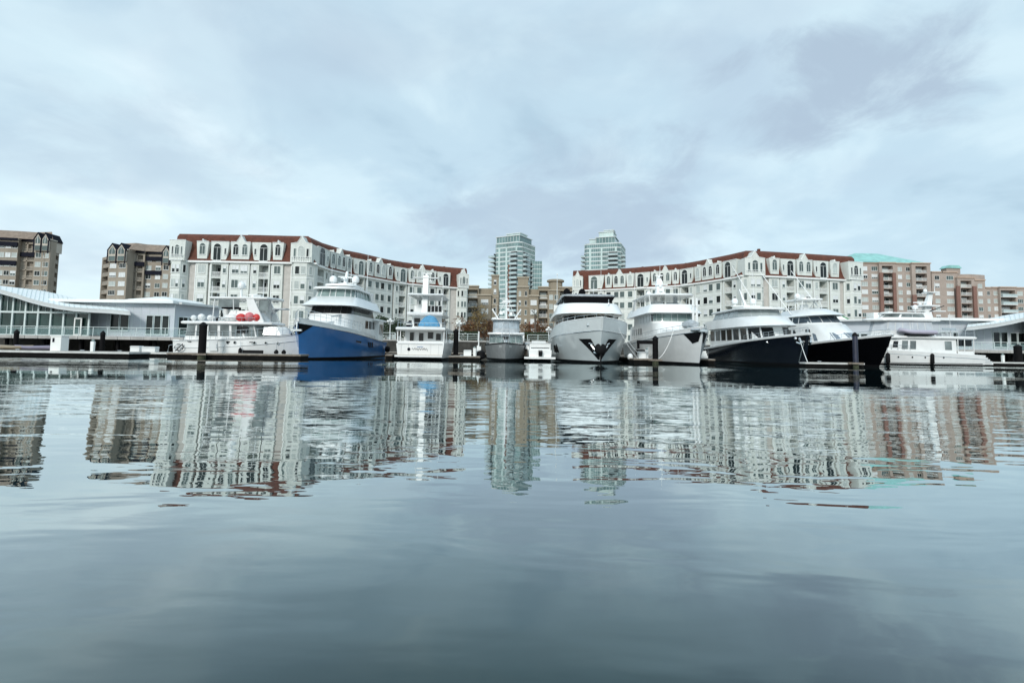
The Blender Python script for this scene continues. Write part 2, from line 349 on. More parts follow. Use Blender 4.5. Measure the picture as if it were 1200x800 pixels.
CACHE = {}
def pane_mat(rnd, palette): 
    r = rnd.random(); acc = 0
    for m, p in palette:
        acc += p
        if r < acc: return m
    return palette[-1][0]
PAL_W = [(g_dark, .30), (g_mid, .56), (g_blind, .14)]
PAL_D = [(g_dark, .5), (g_mid, .35), (g_blind, .15)]
PAL_P = [(g_dark, .15), (g_mid, .25), (g_blind, .35), (g_white, .25)]
def win_geo(mb, w, h, mi_f, mi_g, T=None, mull=1, arch=False, which='both', ft=0.065):
    """window centred on x, sill at z=0, the wall face at y=0, outwards is -y"""
    if which != 'pane':
        mb.box(-w/2, -w/2 + ft, -0.09, 0.0, 0, h, mi_f, T); mb.box(w/2 - ft, w/2, -0.09, 0.0, 0, h, mi_f, T)
        mb.box(-w/2 + ft, w/2 - ft, -0.09, 0.0, h - ft, h, mi_f, T); mb.box(-w/2 - 0.05, w/2 + 0.05, -0.14, 0.0, -0.1, 0 - .002, mi_f, T)
        mb.box(-w/2 + ft, w/2 - ft, -0.09, 0.0, 0, ft, mi_f, T)
        for i in range(mull):
            x = -w/2 + w * (i + 1) / (mull + 1); mb.box(x - 0.03, x + 0.03, -0.08, 0.0, ft, h - ft, mi_f, T)
        if arch:
            n = 8; ol = [(w/2 * math.cos(math.pi * i / n), h + .002 + w/2 * math.sin(math.pi * i / n)) for i in range(n + 1)]
            ii = [((w/2 - ft) * math.cos(math.pi * i / n), h + .002 + (w/2 - ft) * math.sin(math.pi * i / n)) for i in range(n + 1)]
            for i in range(n): mb.prism([ol[i], ol[i+1], ii[i+1], ii[i]], -0.09, 0.0, mi_f, T)
    if which != 'frame':
        mb.box(-w/2 + ft, w/2 - ft, -0.035, -0.01, ft, h - ft, mi_g, T)
        if arch:
            n = 8; r = w/2 - ft
            mb.prism([(r * math.cos(math.pi * i / n), h + .004 + r * math.sin(math.pi * i / n)) for i in range(n + 1)], -0.035, -0.01, mi_g, T)
class Building:
    def __init__(s, name, label, cat, origin, group=None, seed=1, cap=98):
        s.root = thing(name, label, cat, origin, 0, group); s.o = Vector(origin); s.inv = Matrix.Translation(-s.o)
        s.rnd = random.Random(seed); s.nw = 0; s.cap = cap; s.over = MB([m_frame, g_dark, g_mid, g_blind, g_white]); s.nb = 0; s.railover = None
    def part(s, mb, name, parent=None, smooth=None):
        o = mb.build(name, parent or s.root, smooth); o.matrix_basis = s.inv if parent is None else Matrix(); return o
    def window(s, T, w, h, pal=PAL_W, mull=1, arch=False, framem=None, name='window'):
        g = pane_mat(s.rnd, pal)
        if s.nw >= s.cap:
            mi = [None, g_dark, g_mid, g_blind, g_white].index(g); win_geo(s.over, w, h, 0, mi, T, mull, arch); return
        s.nw += 1
        key = (round(w, 2), round(h, 2), mull, arch, framem.name if framem else '')
        if key not in CACHE:
            f = MB(framem or m_frame); win_geo(f, w, h, 0, 0, None, mull, arch, 'frame'); CACHE[key] = f.mesh('window_frame')
        half = s.rnd.choice((0, 0, 0, .35, .55, .75)) if g in (g_dark, g_mid) else 0
        kp = key + (g.name, half)
        if kp not in CACHE:
            p = MB([g, g_white]); win_geo(p, w, h, 0, 0, None, mull, arch, 'pane')
            if half: p.box(-w/2 + .08, w/2 - .08, -.05, -.036, h - .07 - (h - .14) * half, h - .07, 1)
            CACHE[kp] = p.mesh('pane')
        o = bpy.data.objects.new(name, CACHE[key]); COL.objects.link(o); o.parent = s.root; o.matrix_basis = s.inv @ T
        q = bpy.data.objects.new('pane', CACHE[kp]); COL.objects.link(q); q.parent = o
    def balcony(s, T, w, h=1.05, d=0.08, kind='bars', cap=60, matl=None):
        key = ('rail', round(w, 2), round(d, 2), kind, matl.name if matl else '')
        def geo(mb, T=None):
            if kind == 'bars':
                mb.box(0, w, -d - 0.05, -d, h - 0.08, h, 0, T); mb.box(0, w, -d - 0.05, -d, 0.08, 0.16, 0, T)
                n = max(3, int(w / 0.16))
                for i in range(n + 1):
                    x = w * i / n; mb.box(max(0, x - 0.025), min(w, x + 0.025), -d - 0.04, -d - 0.01, 0.16, h - 0.08, 0, T)
            elif kind == 'slab':
                mb.box(0, w, -d - 0.05, 0.0, -0.12, 0.1, 0, T); mb.box(0, w, -d - 0.05, -d, 0.1, h, 1, T)
                mb.box(0, .05, -d, -0.02, .1, h, 1, T); mb.box(w - .05, w, -d, -0.02, .1, h, 1, T)
        ms = [matl or m_trim, mat('balcony_glass', (0.42, 0.50, 0.50), 0.15, var=0.1)]
        if s.nb >= cap:
            if s.railover is None: s.railover = MB(ms)
            geo(s.railover, T); return
        s.nb += 1
        if key not in CACHE:
            mb = MB(ms); geo(mb); CACHE[key] = mb.mesh('balcony_railing')
        o = bpy.data.objects.new('balcony_railing', CACHE[key]); COL.objects.link(o); o.parent = s.root; o.matrix_basis = s.inv @ T
    def finish(s):
        if s.over.f: struct(s.part(s.over, 'window'), 'stuff')
        if s.railover: struct(s.part(s.railover, 'balcony_railing'), 'stuff')
def frame2(a, b, z=0.0):
    """local x from a to b, y into the building, z up"""
    d = Vector((b[0] - a[0], b[1] - a[1], 0)); Ln = d.length
    return Matrix.Translation((a[0], a[1], z)) @ Matrix.Rotation(math.atan2(d.y, d.x), 4, 'Z'), Ln
def offs(poly, off, enddir=None):
    out = []
    for i, p in enumerate(poly):
        ns = []
        for a, b in ((i - 1, i), (i, i + 1)):
            if 0 <= a and b < len(poly):
                d = Vector((poly[b][0] - poly[a][0], poly[b][1] - poly[a][1])).normalized(); ns.append(Vector((-d.y, d.x)))
        n = sum(ns, Vector((0, 0))).normalized(); c = max(0.35, n.dot(ns[0]))
        if enddir: n = Vector(enddir).normalized(); c = 1
        out.append((p[0] + n.x * off / c, p[1] + n.y * off / c))
    return out
def sweep(mb, poly, prof, mi=0, caps=True, enddir=None):
    rings = []
    cols = [offs(poly, o_, enddir) for o_, z in prof]
    for i in range(len(poly)): rings.append([(cols[k][i][0], cols[k][i][1], prof[k][1]) for k in range(len(prof))])
    mb.loft(rings, mi, closed=True, caps=caps)
TZ = lambda x=0, y=0, z=0: Matrix.Translation((x, y, z))

# ------------------------------------------------------------------ the two white crescent buildings
FH, EAVE, RTOP = 2.87, 17.1, 23.15
FLOORS = [EAVE - FH * (i + 1) for i in range(5)]          # floor levels from the top down
def white_building(name, label, mods, depth_at, seed, rail_label=None):
    """mods: (kind, px0, px1); pieces between modules are plain wall"""
    pts = []; pieces = []
    def gp(px):
        D = depth_at(px); p = U(px, 305, D); return (p.x, p.y)
    cur = None
    for kind, a, b in mods:
        if cur is not None and a > cur + 0.3: pieces.append(('plain', gp(cur), gp(a)))
        pieces.append((kind, gp(a), gp(b))); cur = b
    poly = [pieces[0][1]] + [p[2] for p in pieces]
    mid = poly[len(poly) // 2]
    B = Building(name, label, 'apartment building', (mid[0], mid[1], QZ), 'white mansard apartment buildings', seed)
    wall = MB([m_wall, m_inner, m_trim, mat('recess_shade_stucco', (0.50, 0.475, 0.44), .85, var=.1, stain=.25)]); z0 = QZ  # last colour paints the shadow of the recessed bands between modules
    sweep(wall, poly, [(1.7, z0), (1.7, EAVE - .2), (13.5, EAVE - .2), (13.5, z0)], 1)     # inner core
    trim = MB(m_trim)
    order = sorted(pieces, key=lambda p: p[1][1] + p[2][1])
    tw = []
    for kind, a, b in order:
        T, Ln = frame2(a, b)
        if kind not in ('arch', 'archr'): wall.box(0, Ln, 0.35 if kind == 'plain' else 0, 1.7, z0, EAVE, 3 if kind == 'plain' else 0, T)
        def wcol(x, w, h, sill=0.85, mull=1, T=T):
            for fz in FLOORS: B.window(T @ TZ(x, 0, fz + sill), w, h, PAL_W, mull)
        if kind == 'plain': pass
        elif kind == 'narrow': wcol(Ln * .5, min(1.5, Ln * .6), 1.6)
        elif kind == 'double': wcol(Ln * .28, min(1.4, Ln * .36), 1.65); wcol(Ln * .72, min(1.4, Ln * .36), 1.65)
        elif kind == 'trio':
            for f in (.13, .40, .60, .87): wcol(Ln * f, min(1.3, Ln * .17), 1.6, mull=0)
        elif kind in ('arch', 'archr'):
            fl = (lambda x: x) if kind == 'arch' else (lambda x: 1 - x)
            x0, x1 = sorted((fl(.08) * Ln, fl(.60) * Ln))
            p0, p1 = sorted((fl(0) * Ln, fl(.08) * Ln)); wall.box(p0, p1, -0.05, 1.7, z0, EAVE, 0, T)
            p0, p1 = sorted((fl(.60) * Ln, fl(1) * Ln)); wall.box(p0, p1, 0, 1.7, z0, EAVE, 0, T)
            for fz in FLOORS:
                wall.box(x0, x1, 0.0, 1.7, fz - 0.16, fz + 0.1, 0, T)
                B.balcony(T @ TZ(x0, 0.14, fz + .1), x1 - x0, 1.0, 0.0)
                B.window(T @ TZ((x0 + x1) / 2, 1.69, fz + 0.12), (x1 - x0) * .8, 2.1, PAL_D, 1)
            wall.box(x0, x1, 0, 1.7, EAVE - .3, EAVE, 0, T)
            wcol(Ln * fl(.80), min(.8, Ln * .2), 1.45, mull=0)
        elif kind in ('bay', 'endbay', 'flatbay'):
            dz = -1.3
            ol = [(0.02, 0.0), (Ln * .22, dz), (Ln * .78, dz), (Ln - 0.02, 0.0)]
            wall.prism(ol, FLOORS[4] + 0.3, EAVE + .15, 0, T, plane='xy')
            for z in [f - .05 for f in FLOORS[:4]]: trim.prism([(0, -.03), (Ln * .21, dz - .06), (Ln * .79, dz - .06), (Ln, -.03)], z, z + .14, 0, T, plane='xy')
            T2 = T @ TZ(Ln * .22, dz, 0); Wf = Ln * .56
            for fz in FLOORS[:4]:
                B.window(T2 @ TZ(Wf * .27, 0, fz + .7), Wf * .36, 1.6, PAL_W, 0); B.window(T2 @ TZ(Wf * .73, 0, fz + .7), Wf * .36, 1.6, PAL_W, 0)
                for s0, s1 in (((0.02, 0), (Ln * .22, dz)), ((Ln * .78, dz), (Ln - .02, 0))):
                    Ts, ls = frame2(s0, s1); B.window(T @ Ts @ TZ(ls * .5, 0, fz + .7), ls * .45, 1.6, PAL_W, 0)
            for f in (.3, .7): B.window(T @ TZ(Ln * f, 0, FLOORS[4] + .1), Ln * .22, 2.1, PAL_D, 0)
        # drain pipe and pilaster at module edges
        if kind != 'plain': trim.box(-.07, .07, -.07, -0.005, z0, EAVE - .35, 0, T)
        # belt courses
        if kind not in ('plain', 'arch', 'archr', 'bay', 'endbay', 'flatbay'):
            for fz in FLOORS: trim.box(0.08, Ln - .08, -.05, -0.004, fz - .07, fz + .05, 0, T)
        tw.append((kind, T, Ln))
    B.part(wall, 'wall'); B.part(trim, 'belt_course')
    roof = MB(m_rust)
    sweep(roof, poly, [(-.28, EAVE + .33), (0.25, EAVE + 1.2), (0.75, EAVE + 2.9), (1.1, RTOP - .75), (1.75, RTOP - .1), (2.6, RTOP), (13.5, RTOP), (13.8, EAVE + .3)])
    rf = B.part(roof, 'roof')
    cor = MB(m_trim)
    sweep(cor, poly, [(-.42, EAVE), (-.42, EAVE + .32), (1.0, EAVE + .32), (1.0, EAVE)])
    B.part(cor, 'cornice')
    rid = MB(m_rust)
    for i in range(3, len(poly), 3):
        q = offs(poly, 5.0)[i]; rid.box(q[0] - .25, q[0] + .25, q[1] - .25, q[1] + .25, RTOP - .1, RTOP + .5)
    [setattr(o_, 'matrix_basis', B.inv) for o_ in rid.each('vent', B.root)]
    # dormers
    for kind, T, Ln in tw:
        if kind == 'plain': continue
        specs = []
        tp = EAVE + 4.15
        if kind == 'narrow': specs = [(.0, 1, 'n')]
        elif kind == 'double': specs = [(0, 1, 'g')]
        elif kind == 'trio': specs = [(.0, .26, 'n'), (.27, .73, 'g'), (.74, 1, 'n')]
        elif kind == 'arch': specs = [(0, 1, 'a')]
        elif kind == 'archr': specs = [(0, 1, 'b')]
        elif kind in ('bay', 'endbay'): specs = [(0.04, .96, 'B')]
        elif kind == 'flatbay': specs = [(0.04, .96, 'F')]
        for a, b, dk in specs:
            x0, x1 = a * Ln, b * Ln; w = x1 - x0; cx_ = (x0 + x1) / 2; zb = EAVE + .75
            if dk == 'n':
                ol = [(x0 + w*.1, zb), (x1 - w*.1, zb), (x1 - w*.04, zb + 1.8), (x1 + .02, tp), (cx_ + .18, tp), (cx_, tp + .5), (cx_ - .18, tp), (x0 - .02, tp), (x0 + w*.04, zb + 1.8)]
                wins = [(cx_, min(w * .5, 1.2), 1.75, True, zb + .8)]
            elif dk == 'g':
                ol = [(x0 + w*.05, zb), (x1 - w*.05, zb), (x1, tp), (cx_ + w*.22, tp), (cx_ + w*.12, tp + .55), (cx_, tp + 1.35), (cx_ - w*.12, tp + .55), (cx_ - w*.22, tp), (x0, tp)]
                wins = [(cx_ - w*.23, min(w * .28, 1.15), 1.7, True, zb + .8), (cx_ + w*.23, min(w * .28, 1.15), 1.7, True, zb + .8)]
            elif dk in 'ab':
                s_ = 1 if dk == 'a' else -1
                ol = [(x0 + w*.02, EAVE - .02), (x1 - w*.30, EAVE - .02), (x1 - w*.12, EAVE + .8), (x1 - w*.04, EAVE + 2.4), (x1, tp), (x0, tp)]
                if dk == 'b': ol = [(x0 + x1 - x, z) for x, z in ol][::-1]
                wins = [(cx_ - s_ * w*.14, w * .44, 2.6, True, EAVE + .45), (cx_ + s_ * w*.31, w * .12, 1.3, False, EAVE + 1.6)]
            else:
                ol = [(x0, EAVE + .16), (x1, EAVE + .16), (x1, tp - .3), (cx_ + w*.2, tp - .1), (cx_ + w*.1, tp + .5), (cx_, tp + 1.25), (cx_ - w*.1, tp + .5), (cx_ - w*.2, tp - .1), (x0, tp - .3)]
                if dk == 'F': ol = ol[:2] + [(x1 + .1, tp), (x0 - .1, tp)]
                wins = [(cx_, w * .3, 1.9, True, EAVE + .9), (cx_ - w*.3, w*.13, 2.0, False, EAVE + .9), (cx_ + w*.3, w*.13, 2.0, False, EAVE + .9)]
            fy = -1.2 if dk in 'BF' else -.12
            d_ = MB([m_wall, m_trim]); d_.prism(ol, fy, 2.4, 0, T)
            for (ax, az), (bx, bz) in zip(ol[2:-1], ol[3:]):        # thin coping round the top edge
                if az > EAVE + 3 and bz > EAVE + 3:
                    d_.tube([(ax, fy - .03, az), (bx, fy - .03, bz)], .07, 1, 4, T)
            if dk in 'BF':                                            # little balcony in front
                for i in range(9): d_.box(x0 + .3 + i * (w - .6) / 8 - .03, x0 + .3 + i * (w - .6) / 8 + .03, fy - .3, fy - .26, EAVE + .3, EAVE + 1.2, 1, T)
                d_.box(x0 + .2, x1 - .2, fy - .34, fy - .002, EAVE + .17, EAVE + .3, 1, T); d_.box(x0 + .2, x1 - .2, fy - .32, fy - .24, EAVE + 1.2, EAVE + 1.28, 1, T)
            do = B.part(d_, 'dormer')
            for (wx, ww, wh, ar, wz) in wins:
                wm = MB([m_frame, pane_mat(B.rnd, PAL_D if dk in 'ab' else PAL_W)])
                win_geo(wm, ww, wh, 0, 1, T @ TZ(wx, fy, wz), 1 if ww > .8 else 0, ar)
                o = wm.build('window', do)
    B.finish(); return B
def interp(tab):
    def f(x):
        if x <= tab[0][0]: return tab[0][1]
        for (a, b), (c, d) in zip(tab[:-1], tab[1:]):
            if x <= c: return b + (d - b) * (x - a) / (c - a)
        return tab[-1][1]
    return f
modsL = [('flatbay', 202, 221), ('narrow', 230, 244), ('arch', 247, 268), ('double', 270, 293), ('archr', 295, 317), ('narrow', 319, 332), ('bay', 342, 369),
         ('arch', 371.5, 386), ('trio', 386.5, 412), ('archr', 414, 428), ('trio', 430, 461), ('archr', 463, 477.5), ('trio', 479, 511.5), ('archr', 513, 528), ('endbay', 536, 549)]
dL = interp([(202, 99), (369, 99.5), (371.5, 102), (386, 107.5), (412, 115), (428, 118), (461, 126.5), (478, 130), (512, 134.5), (528, 136.5), (549, 138.5)])
white_building('white_apartment_building', 'white apartment crescent with rust red mansard roof, left of the two glass towers', modsL, dL, 3)
modsR = [('endbay', 671, 684), ('arch', 690, 708), ('trio', 709, 743), ('arch', 744.5, 762), ('trio', 763, 796), ('arch', 797, 813), ('trio', 814, 846), ('arch', 847.5, 864),
         ('bay', 868.5, 894), ('narrow', 901, 913), ('archr', 914, 931.5), ('double', 933, 951.5), ('archr', 952.5, 970), ('narrow', 972, 983), ('flatbay', 988, 1006)]
dR = interp([(671, 139.5), (690, 138.5), (722, 135.5), (747, 132), (797, 125.5), (827, 118.5), (864, 109.5), (868.5, 107.5), (900, 107.8), (943, 109.5), (1006, 112.5)])
white_building('white_apartment_building', 'white apartment crescent with rust red mansard roof, right of the two glass towers', modsR, dR, 5)

# ------------------------------------------------------------------ generic block made of facade pieces
def block(name, label, pieces, ztop, fh, nf, depth, mats, group=None, seed=1, pal=PAL_D, cat='apartment building', base=None, pyref=330, cap=98, enddir=None):
    """pieces: (kind, px0, D0, px1, D1, opt); kinds plain / win / balc / fin"""
    gp = lambda px, D: (lambda p: (p.x, p.y))(U(px, pyref, D))
    P = [(k_, gp(a, da), gp(b, db), o_ or {}) for k_, a, da, b, db, o_ in pieces]
    poly = [P[0][1]] + [p[2] for p in P]; mid = poly[len(poly) // 2]
    B = Building(name, label, cat, (mid[0], mid[1], QZ), group, seed, cap)
    mw, mtrim, mdark, mrail = mats
    wall = MB([mw, m_inner, mdark, m_redbase]); trim = MB(mtrim)
    sweep(wall, poly[:-1] if enddir else poly, [(1.8, QZ), (1.8, ztop - .3), (depth, ztop - .3), (depth, QZ)], 0, True, enddir)
    for k_, a, b, opt in P:
        T, Ln = frame2(a, b); zt = opt.get('top', ztop); fy = opt.get('y', 0.0)
        T = T @ TZ(0, fy, 0); mi = opt.get('mi', 0)
        nfl = int((zt - QZ - .5) / fh)
        fls = [zt - opt.get('drop', .6) - fh * (i + 1) for i in range(nfl)]
        if k_ == 'balc':
            pw = opt.get('pier', .12) * Ln
            wall.box(0, pw, 0, 1.8 - fy, QZ, zt, mi, T); wall.box(Ln - pw, Ln, 0, 1.8 - fy, QZ, zt, mi, T); wall.box(pw, Ln - pw, 0, 1.8 - fy, fls[0] + fh - .35, zt, mi, T)
            nb = opt.get('n', 1); mull = (Ln - 2 * pw) / nb
            for i in range(1, nb): wall.box(pw + mull * i - .2, pw + mull * i + .2, 0, 1.8 - fy, QZ, zt - .5, mi, T)
            for fz in fls:
                wall.box(pw, Ln - pw, 0.0, 1.8 - fy, fz - .22, fz + .08, opt.get('smi', mi), T)
                for i in range(nb):
                    B.balcony(T @ TZ(pw + mull * i + .02, .12, fz + .08), mull - .04, 1.0, opt.get('out', 0.0), opt.get('rail', 'bars'), 70, mrail)
                    B.window(T @ TZ(pw + mull * (i + .5), 1.78 - fy, fz + .1), mull * .75, 2.1, PAL_D, 1)
        else:
            wall.box(0, Ln, 0, 1.8 - fy, QZ, zt, mi, T)
            if opt.get('base'): wall.box(.01, Ln - .01, -.12, -.002, QZ, opt['base'], 3, T)
            if k_ == 'win':
                n = opt.get('n', 2); w_ = opt.get('w', 1.3); h_ = opt.get('h', 1.5)
                for fz in fls:
                    for i in range(n): B.window(T @ TZ(Ln * (i + .5) / n, -.13 if (opt.get('base') or -9) > fz + .8 else 0, fz + .8), w_, h_, opt.get('pal', pal), opt.get('mull', 1))
        for z in opt.get('belts', []): trim.box(-.05, Ln + .05, -.18, -.003, z - .15, z + .15, 0, T)
        if opt.get('corn', True): trim.box(-.12, Ln + .12, -.35, 1.9 - fy, zt + .003, zt + .4, 0, T)
    B.part(wall, 'wall')
    for o_ in trim.each('trim', B.root): o_.matrix_basis = B.inv
    return B, P, poly
# two tan blocks far left
FT = 2.9
def tan_block(label, pieces, ztop, gables, seed, roofspan, enddir=None):
    B, P, poly = block('tan_apartment_building', label, pieces, ztop, FT, 10, 16, (m_tan, m_tan2, m_dark, m_tan2), 'tan apartment blocks with brown roofs', seed, enddir=enddir)
    roof = MB(m_shingle)
    sub = poly[roofspan[0]:roofspan[1]]
    sweep(roof, sub, [(-.5, ztop + .42), (3.2, ztop + 3.3), (4.2, ztop + 3.5), (12, ztop + 3.5), (16.5, ztop + .45)], 0, True, enddir)
    B.part(roof, 'roof')
    na = MB(m_navytrim)
    for i, (k_, a, b, opt) in enumerate(P):
        T, Ln = frame2(a, b)
        if opt.get('navy'):
            for z in opt['navy']: na.box(-.05, Ln + .05, -.55, -.2, z, z + 1.35, 0, T)
        if opt.get('fascia'): na.box(0, Ln, -.56, -.38, ztop - .2, ztop + .5, 0, T)
    for o_ in na.each('fascia', B.root): o_.matrix_basis = B.inv
    for idx in gables:
        k_, a, b, opt = P[idx]; T, Ln = frame2(a, b); T = T0 = T @ TZ(0, opt.get('y', 0), 0)
        for j in range(2):
            x0, x1 = Ln * (.04 + .48 * j), Ln * (.48 + .48 * j); c = (x0 + x1) / 2; w_ = x1 - x0
            gm = MB([m_tan2, m_navytrim, g_mid, m_frame, m_shingle])
            T = T0 @ TZ(0, 0, -.9); gm.prism([(x0, ztop - 2.6), (x1, ztop - 2.6), (x1, ztop + .9), (c, ztop + 2.9), (x0, ztop + .9)], -.8, 5, 0, T)
            gm.prism([(x0 + w_*.16, ztop - .3), (x1 - w_*.16, ztop - .3), (x1 - w_*.16, ztop + .8), (c, ztop + 2.2), (x0 + w_*.16, ztop + .8)], -.85, -.802, 2, T)
            gm.prism([(x0 + w_*.12, ztop - 2.5), (x1 - w_*.12, ztop - 2.5), (x1 - w_*.12, ztop - 1.0), (x0 + w_*.12, ztop - 1.0)], -.85, -.802, 2, T)
            gm.box(c - .06, c + .06, -.88, -.852, ztop - .3, ztop + 2, 3, T)
            for sx in (-1, 1):
                e = c + sx * (w_ / 2 + .2)
                gm.prism([(c, ztop + 3.25), (c, ztop + 2.93), (e, ztop + .72), (e, ztop + 1.05)], -1.0, 5, 1, T)
                gm.box(min(e, e - sx * .3), max(e, e - sx * .3), -.95, -.802, ztop - 3.4, ztop + .85, 1, T)
            B.part(gm, 'gable')
    B.finish(); return B
tan_block('tan apartment block with twin gables at its right end, far left', [
    ('win', -75, 160, -45, 160, dict(n=3)), ('balc', -45, 160, -25, 160, dict(n=2, navy=[28.2], fascia=1)), ('win', -25, 160, -5, 160, dict(n=3, fascia=1)),
    ('win', -5, 160, 18, 161, dict(n=3, w=1.5, navy=[31.2, 25.2], fascia=1, pal=PAL_P)), ('balc', 18, 162.5, 40, 162.5, dict(n=2, navy=[28.2], smi=0, fascia=1)),
    ('win', 40, 161, 58, 161.5, dict(n=2, w=1.6, y=-.6)), ('balc', 58, 161.5, 67, 170, dict(pier=.06, top=30.5, corn=False, n=2))], 33.3, [5], 11, (0, 7), (-.74, .67))
tan_block('tan apartment block with twin gables at its left end, behind the low grey pavilion', [
    ('balc', 118, 170, 128, 165, dict(pier=.1, top=29.5, corn=False)), ('win', 128, 164, 150, 163, dict(n=2, w=2.4, mull=3, y=-.6, pal=PAL_P, drop=.6)),
    ('balc', 150, 165, 168, 166, dict(n=2, navy=[26.2], fascia=1)), ('win', 168, 167, 190, 167, dict(n=2, w=1.7, pal=PAL_P, navy=[28.2, 23.6], fascia=1)),
    ('win', 190, 166, 208, 167, dict(n=2, w=1.5, y=-.6)), ('win', 208, 168, 240, 168, dict(n=3))], 30.7, [1, 4], 12, (1, 7))

# taupe blocks in the middle
mt = (m_taupe, m_taupe2, m_dark, m_trim)
zt_ = 20.2
B, P, poly = block('taupe_apartment_building', 'taupe flat-roofed apartment block left of the blue fronted glass tower base', [
    ('win', 525, 158, 547, 158, dict(n=2, belts=[17])), ('balc', 547, 158, 561, 158, dict(pier=.06, belts=[17.6])), ('win', 561, 158, 576, 158, dict(n=1, w=2.3, mull=2, y=-.8, base=9.5, top=17.4, pal=PAL_P)),
    ('win', 576, 158, 584.5, 158, dict(n=1, w=.8, mull=0, top=23.6, belts=[14.6, 17.2]))], zt_, 2.9, 6, 14, mt, 'taupe apartment blocks', 21)
B.finish()
B, P, poly = block('taupe_apartment_building', 'taupe apartment block with round corner turret right of the glass tower base', [
    ('win', 606, 158, 620, 158, dict(n=2, w=.7, mull=0, belts=[17.3, 14.2])), ('win', 620, 158, 631, 158, dict(n=1, w=1.9, y=-.8, base=9.5, top=17.4, pal=[(g_white, .9), (g_blind, .1)])),
    ('balc', 631, 158, 643, 158, dict(pier=.08, belts=[17.6])), ('win', 643, 158, 655, 158, dict(n=2, w=1.2, y=-.3, pal=PAL_P, top=19.2)), ('balc', 655, 158, 690, 158, dict(n=3, pier=.04))],
    zt_, 2.9, 6, 14, mt, 'taupe apartment blocks', 22)
p = U(651, 330, 161)
tu = MB([m_taupe, m_taupe2]); tu.lathe([(2.2, 19), (2.2, 22.2), (2.75, 22.4), (2.75, 22.9), (2.3, 23.1), (.2, 23.3)], 0, 16, TZ(p.x, p.y, 0)); B.part(tu, 'turret')
p0, p1 = U(607, 330, 160), U(619, 330, 160)
tu = MB([m_taupe, m_taupe2]); tu.box(p0.x, p1.x, p0.y + .02, p0.y + 6, 20, 23.4); tu.box(p0.x - .3, p1.x + .3, p0.y - .3, p0.y + 6.2, 23.402, 23.8, 1); B.part(tu, 'penthouse')
B.finish()

# brick complex at right
mb_ = (m_brick, mat('brick_coping', (0.46, 0.34, 0.26), .8), m_dark, m_trim)
def brick_block(label, pieces, ztop, seed, roofs):
    B, P, poly = block('brick_apartment_building', label, pieces, ztop, 2.88, 11, 22, mb_, 'brick apartment blocks with verdigris roofs', seed, pal=PAL_P)
    for (i0, i1, o0, h) in roofs:
        sub = poly[i0:i1]; rf = MB(m_copper)
        a, b = Vector((*sub[0], 0)), Vector((*sub[-1], 0)); d = (b - a); n = Vector((-d.y, d.x, 0)).normalized(); D_ = 18
        a2, b2 = a + n * o0, b + n * o0
        c1, c2 = a2 + d * .35 + n * D_ / 2, a2 + d * .62 + n * D_ / 2; z = ztop + .42
        V = [a2, b2, b2 + n * D_, a2 + n * D_, c1, c2]
        rf.add([(v.x, v.y, z if i < 4 else z + h) for i, v in enumerate(V)], [(0, 1, 5, 4), (1, 2, 5), (2, 3, 4, 5), (3, 0, 4), (0, 3, 2, 1)])
        B.part(rf, 'roof')
    return B
B = brick_block('pink brick apartment block under the wide turquoise hipped roof', [
    ('win', 990, 186, 1007, 188, dict(n=2)), ('win', 1007, 188, 1031, 188, dict(n=2, w=2.3, mull=2, h=1.6)), ('balc', 1031, 187, 1050, 187, dict(mi=0, pier=.16, smi=0)),
    ('win', 1050, 188, 1069, 188, dict(n=2, w=1.5)), ('balc', 1069, 187, 1091, 187, dict(pier=.2))], 34.6, 31, [(0, 6, 1.0, 5.0)])
B.finish()
rb = MB(m_brick2)
for pxa, pxb in ((1031, 1035), (1046.5, 1050)):
    a, b = U(pxa, 340, 186.6), U(pxb, 340, 186.6); rb.box(a.x, b.x, a.y - .3, a.y + .2, QZ, 31)
for pxa, pxb in ((1069, 1073.5), (1086.5, 1091)):
    a, b = U(pxa, 340, 186.6), U(pxb, 340, 186.6); rb.box(a.x, b.x, a.y - .3, a.y + .2, QZ, 23)
B.part(rb, 'pilaster')
B = brick_block('pink brick apartment block with a tiny green rooftop hut and stepped terraces', [
    ('win', 1092, 188, 1104, 188, dict(n=1, w=1.7)), ('win', 1104, 188, 1122, 188, dict(n=1, w=2.6, mull=2)), ('balc', 1122, 187, 1142, 187, dict(pier=.18, top=29.5)),
    ('win', 1142, 188, 1154, 188, dict(n=1, w=1.6, top=28.8)), ('win', 1154, 189, 1161, 189, dict(n=1, w=1.0, top=26.2))], 31.6, 32, [])
rb = MB(m_brick2)
for pxa, pxb in ((1120.5, 1124.5), (1140, 1144)):
    a, b = U(pxa, 340, 186.6), U(pxb, 340, 186.6); rb.box(a.x, b.x, a.y - .3, a.y + .2, QZ, 26.5)
B.part(rb, 'pilaster')
a, b = U(1107, 310, 190), U(1125, 310, 190); hut = MB([m_brick, m_copper]); hut.box(a.x + .6, b.x, a.y, a.y + 2.5, 31.5, 33.6)
hut.prism([(a.x + .2, 33.602), (b.x + .4, 33.602), (b.x - .8, 34.7), (a.x + 1.4, 34.7)], a.y - .4, a.y + 2.9, 1); B.part(hut, 'rooftop_hut')
B.finish()
B = brick_block('lower brick apartment block with long terraces at the right edge of the photo', [
    ('win', 1161, 189, 1171, 189, dict(n=1, w=1.6)), ('balc', 1171, 188, 1190, 188, dict(n=1, pier=.05, rail='slab', out=.9)), ('win', 1190, 189, 1225, 189, dict(n=4, w=2.0, mull=2)), ('balc', 1225, 189, 1260, 189, dict(n=3, pier=.05))], 26.3, 33, [(1, 5, 1.5, 1.0)])
B.finish()

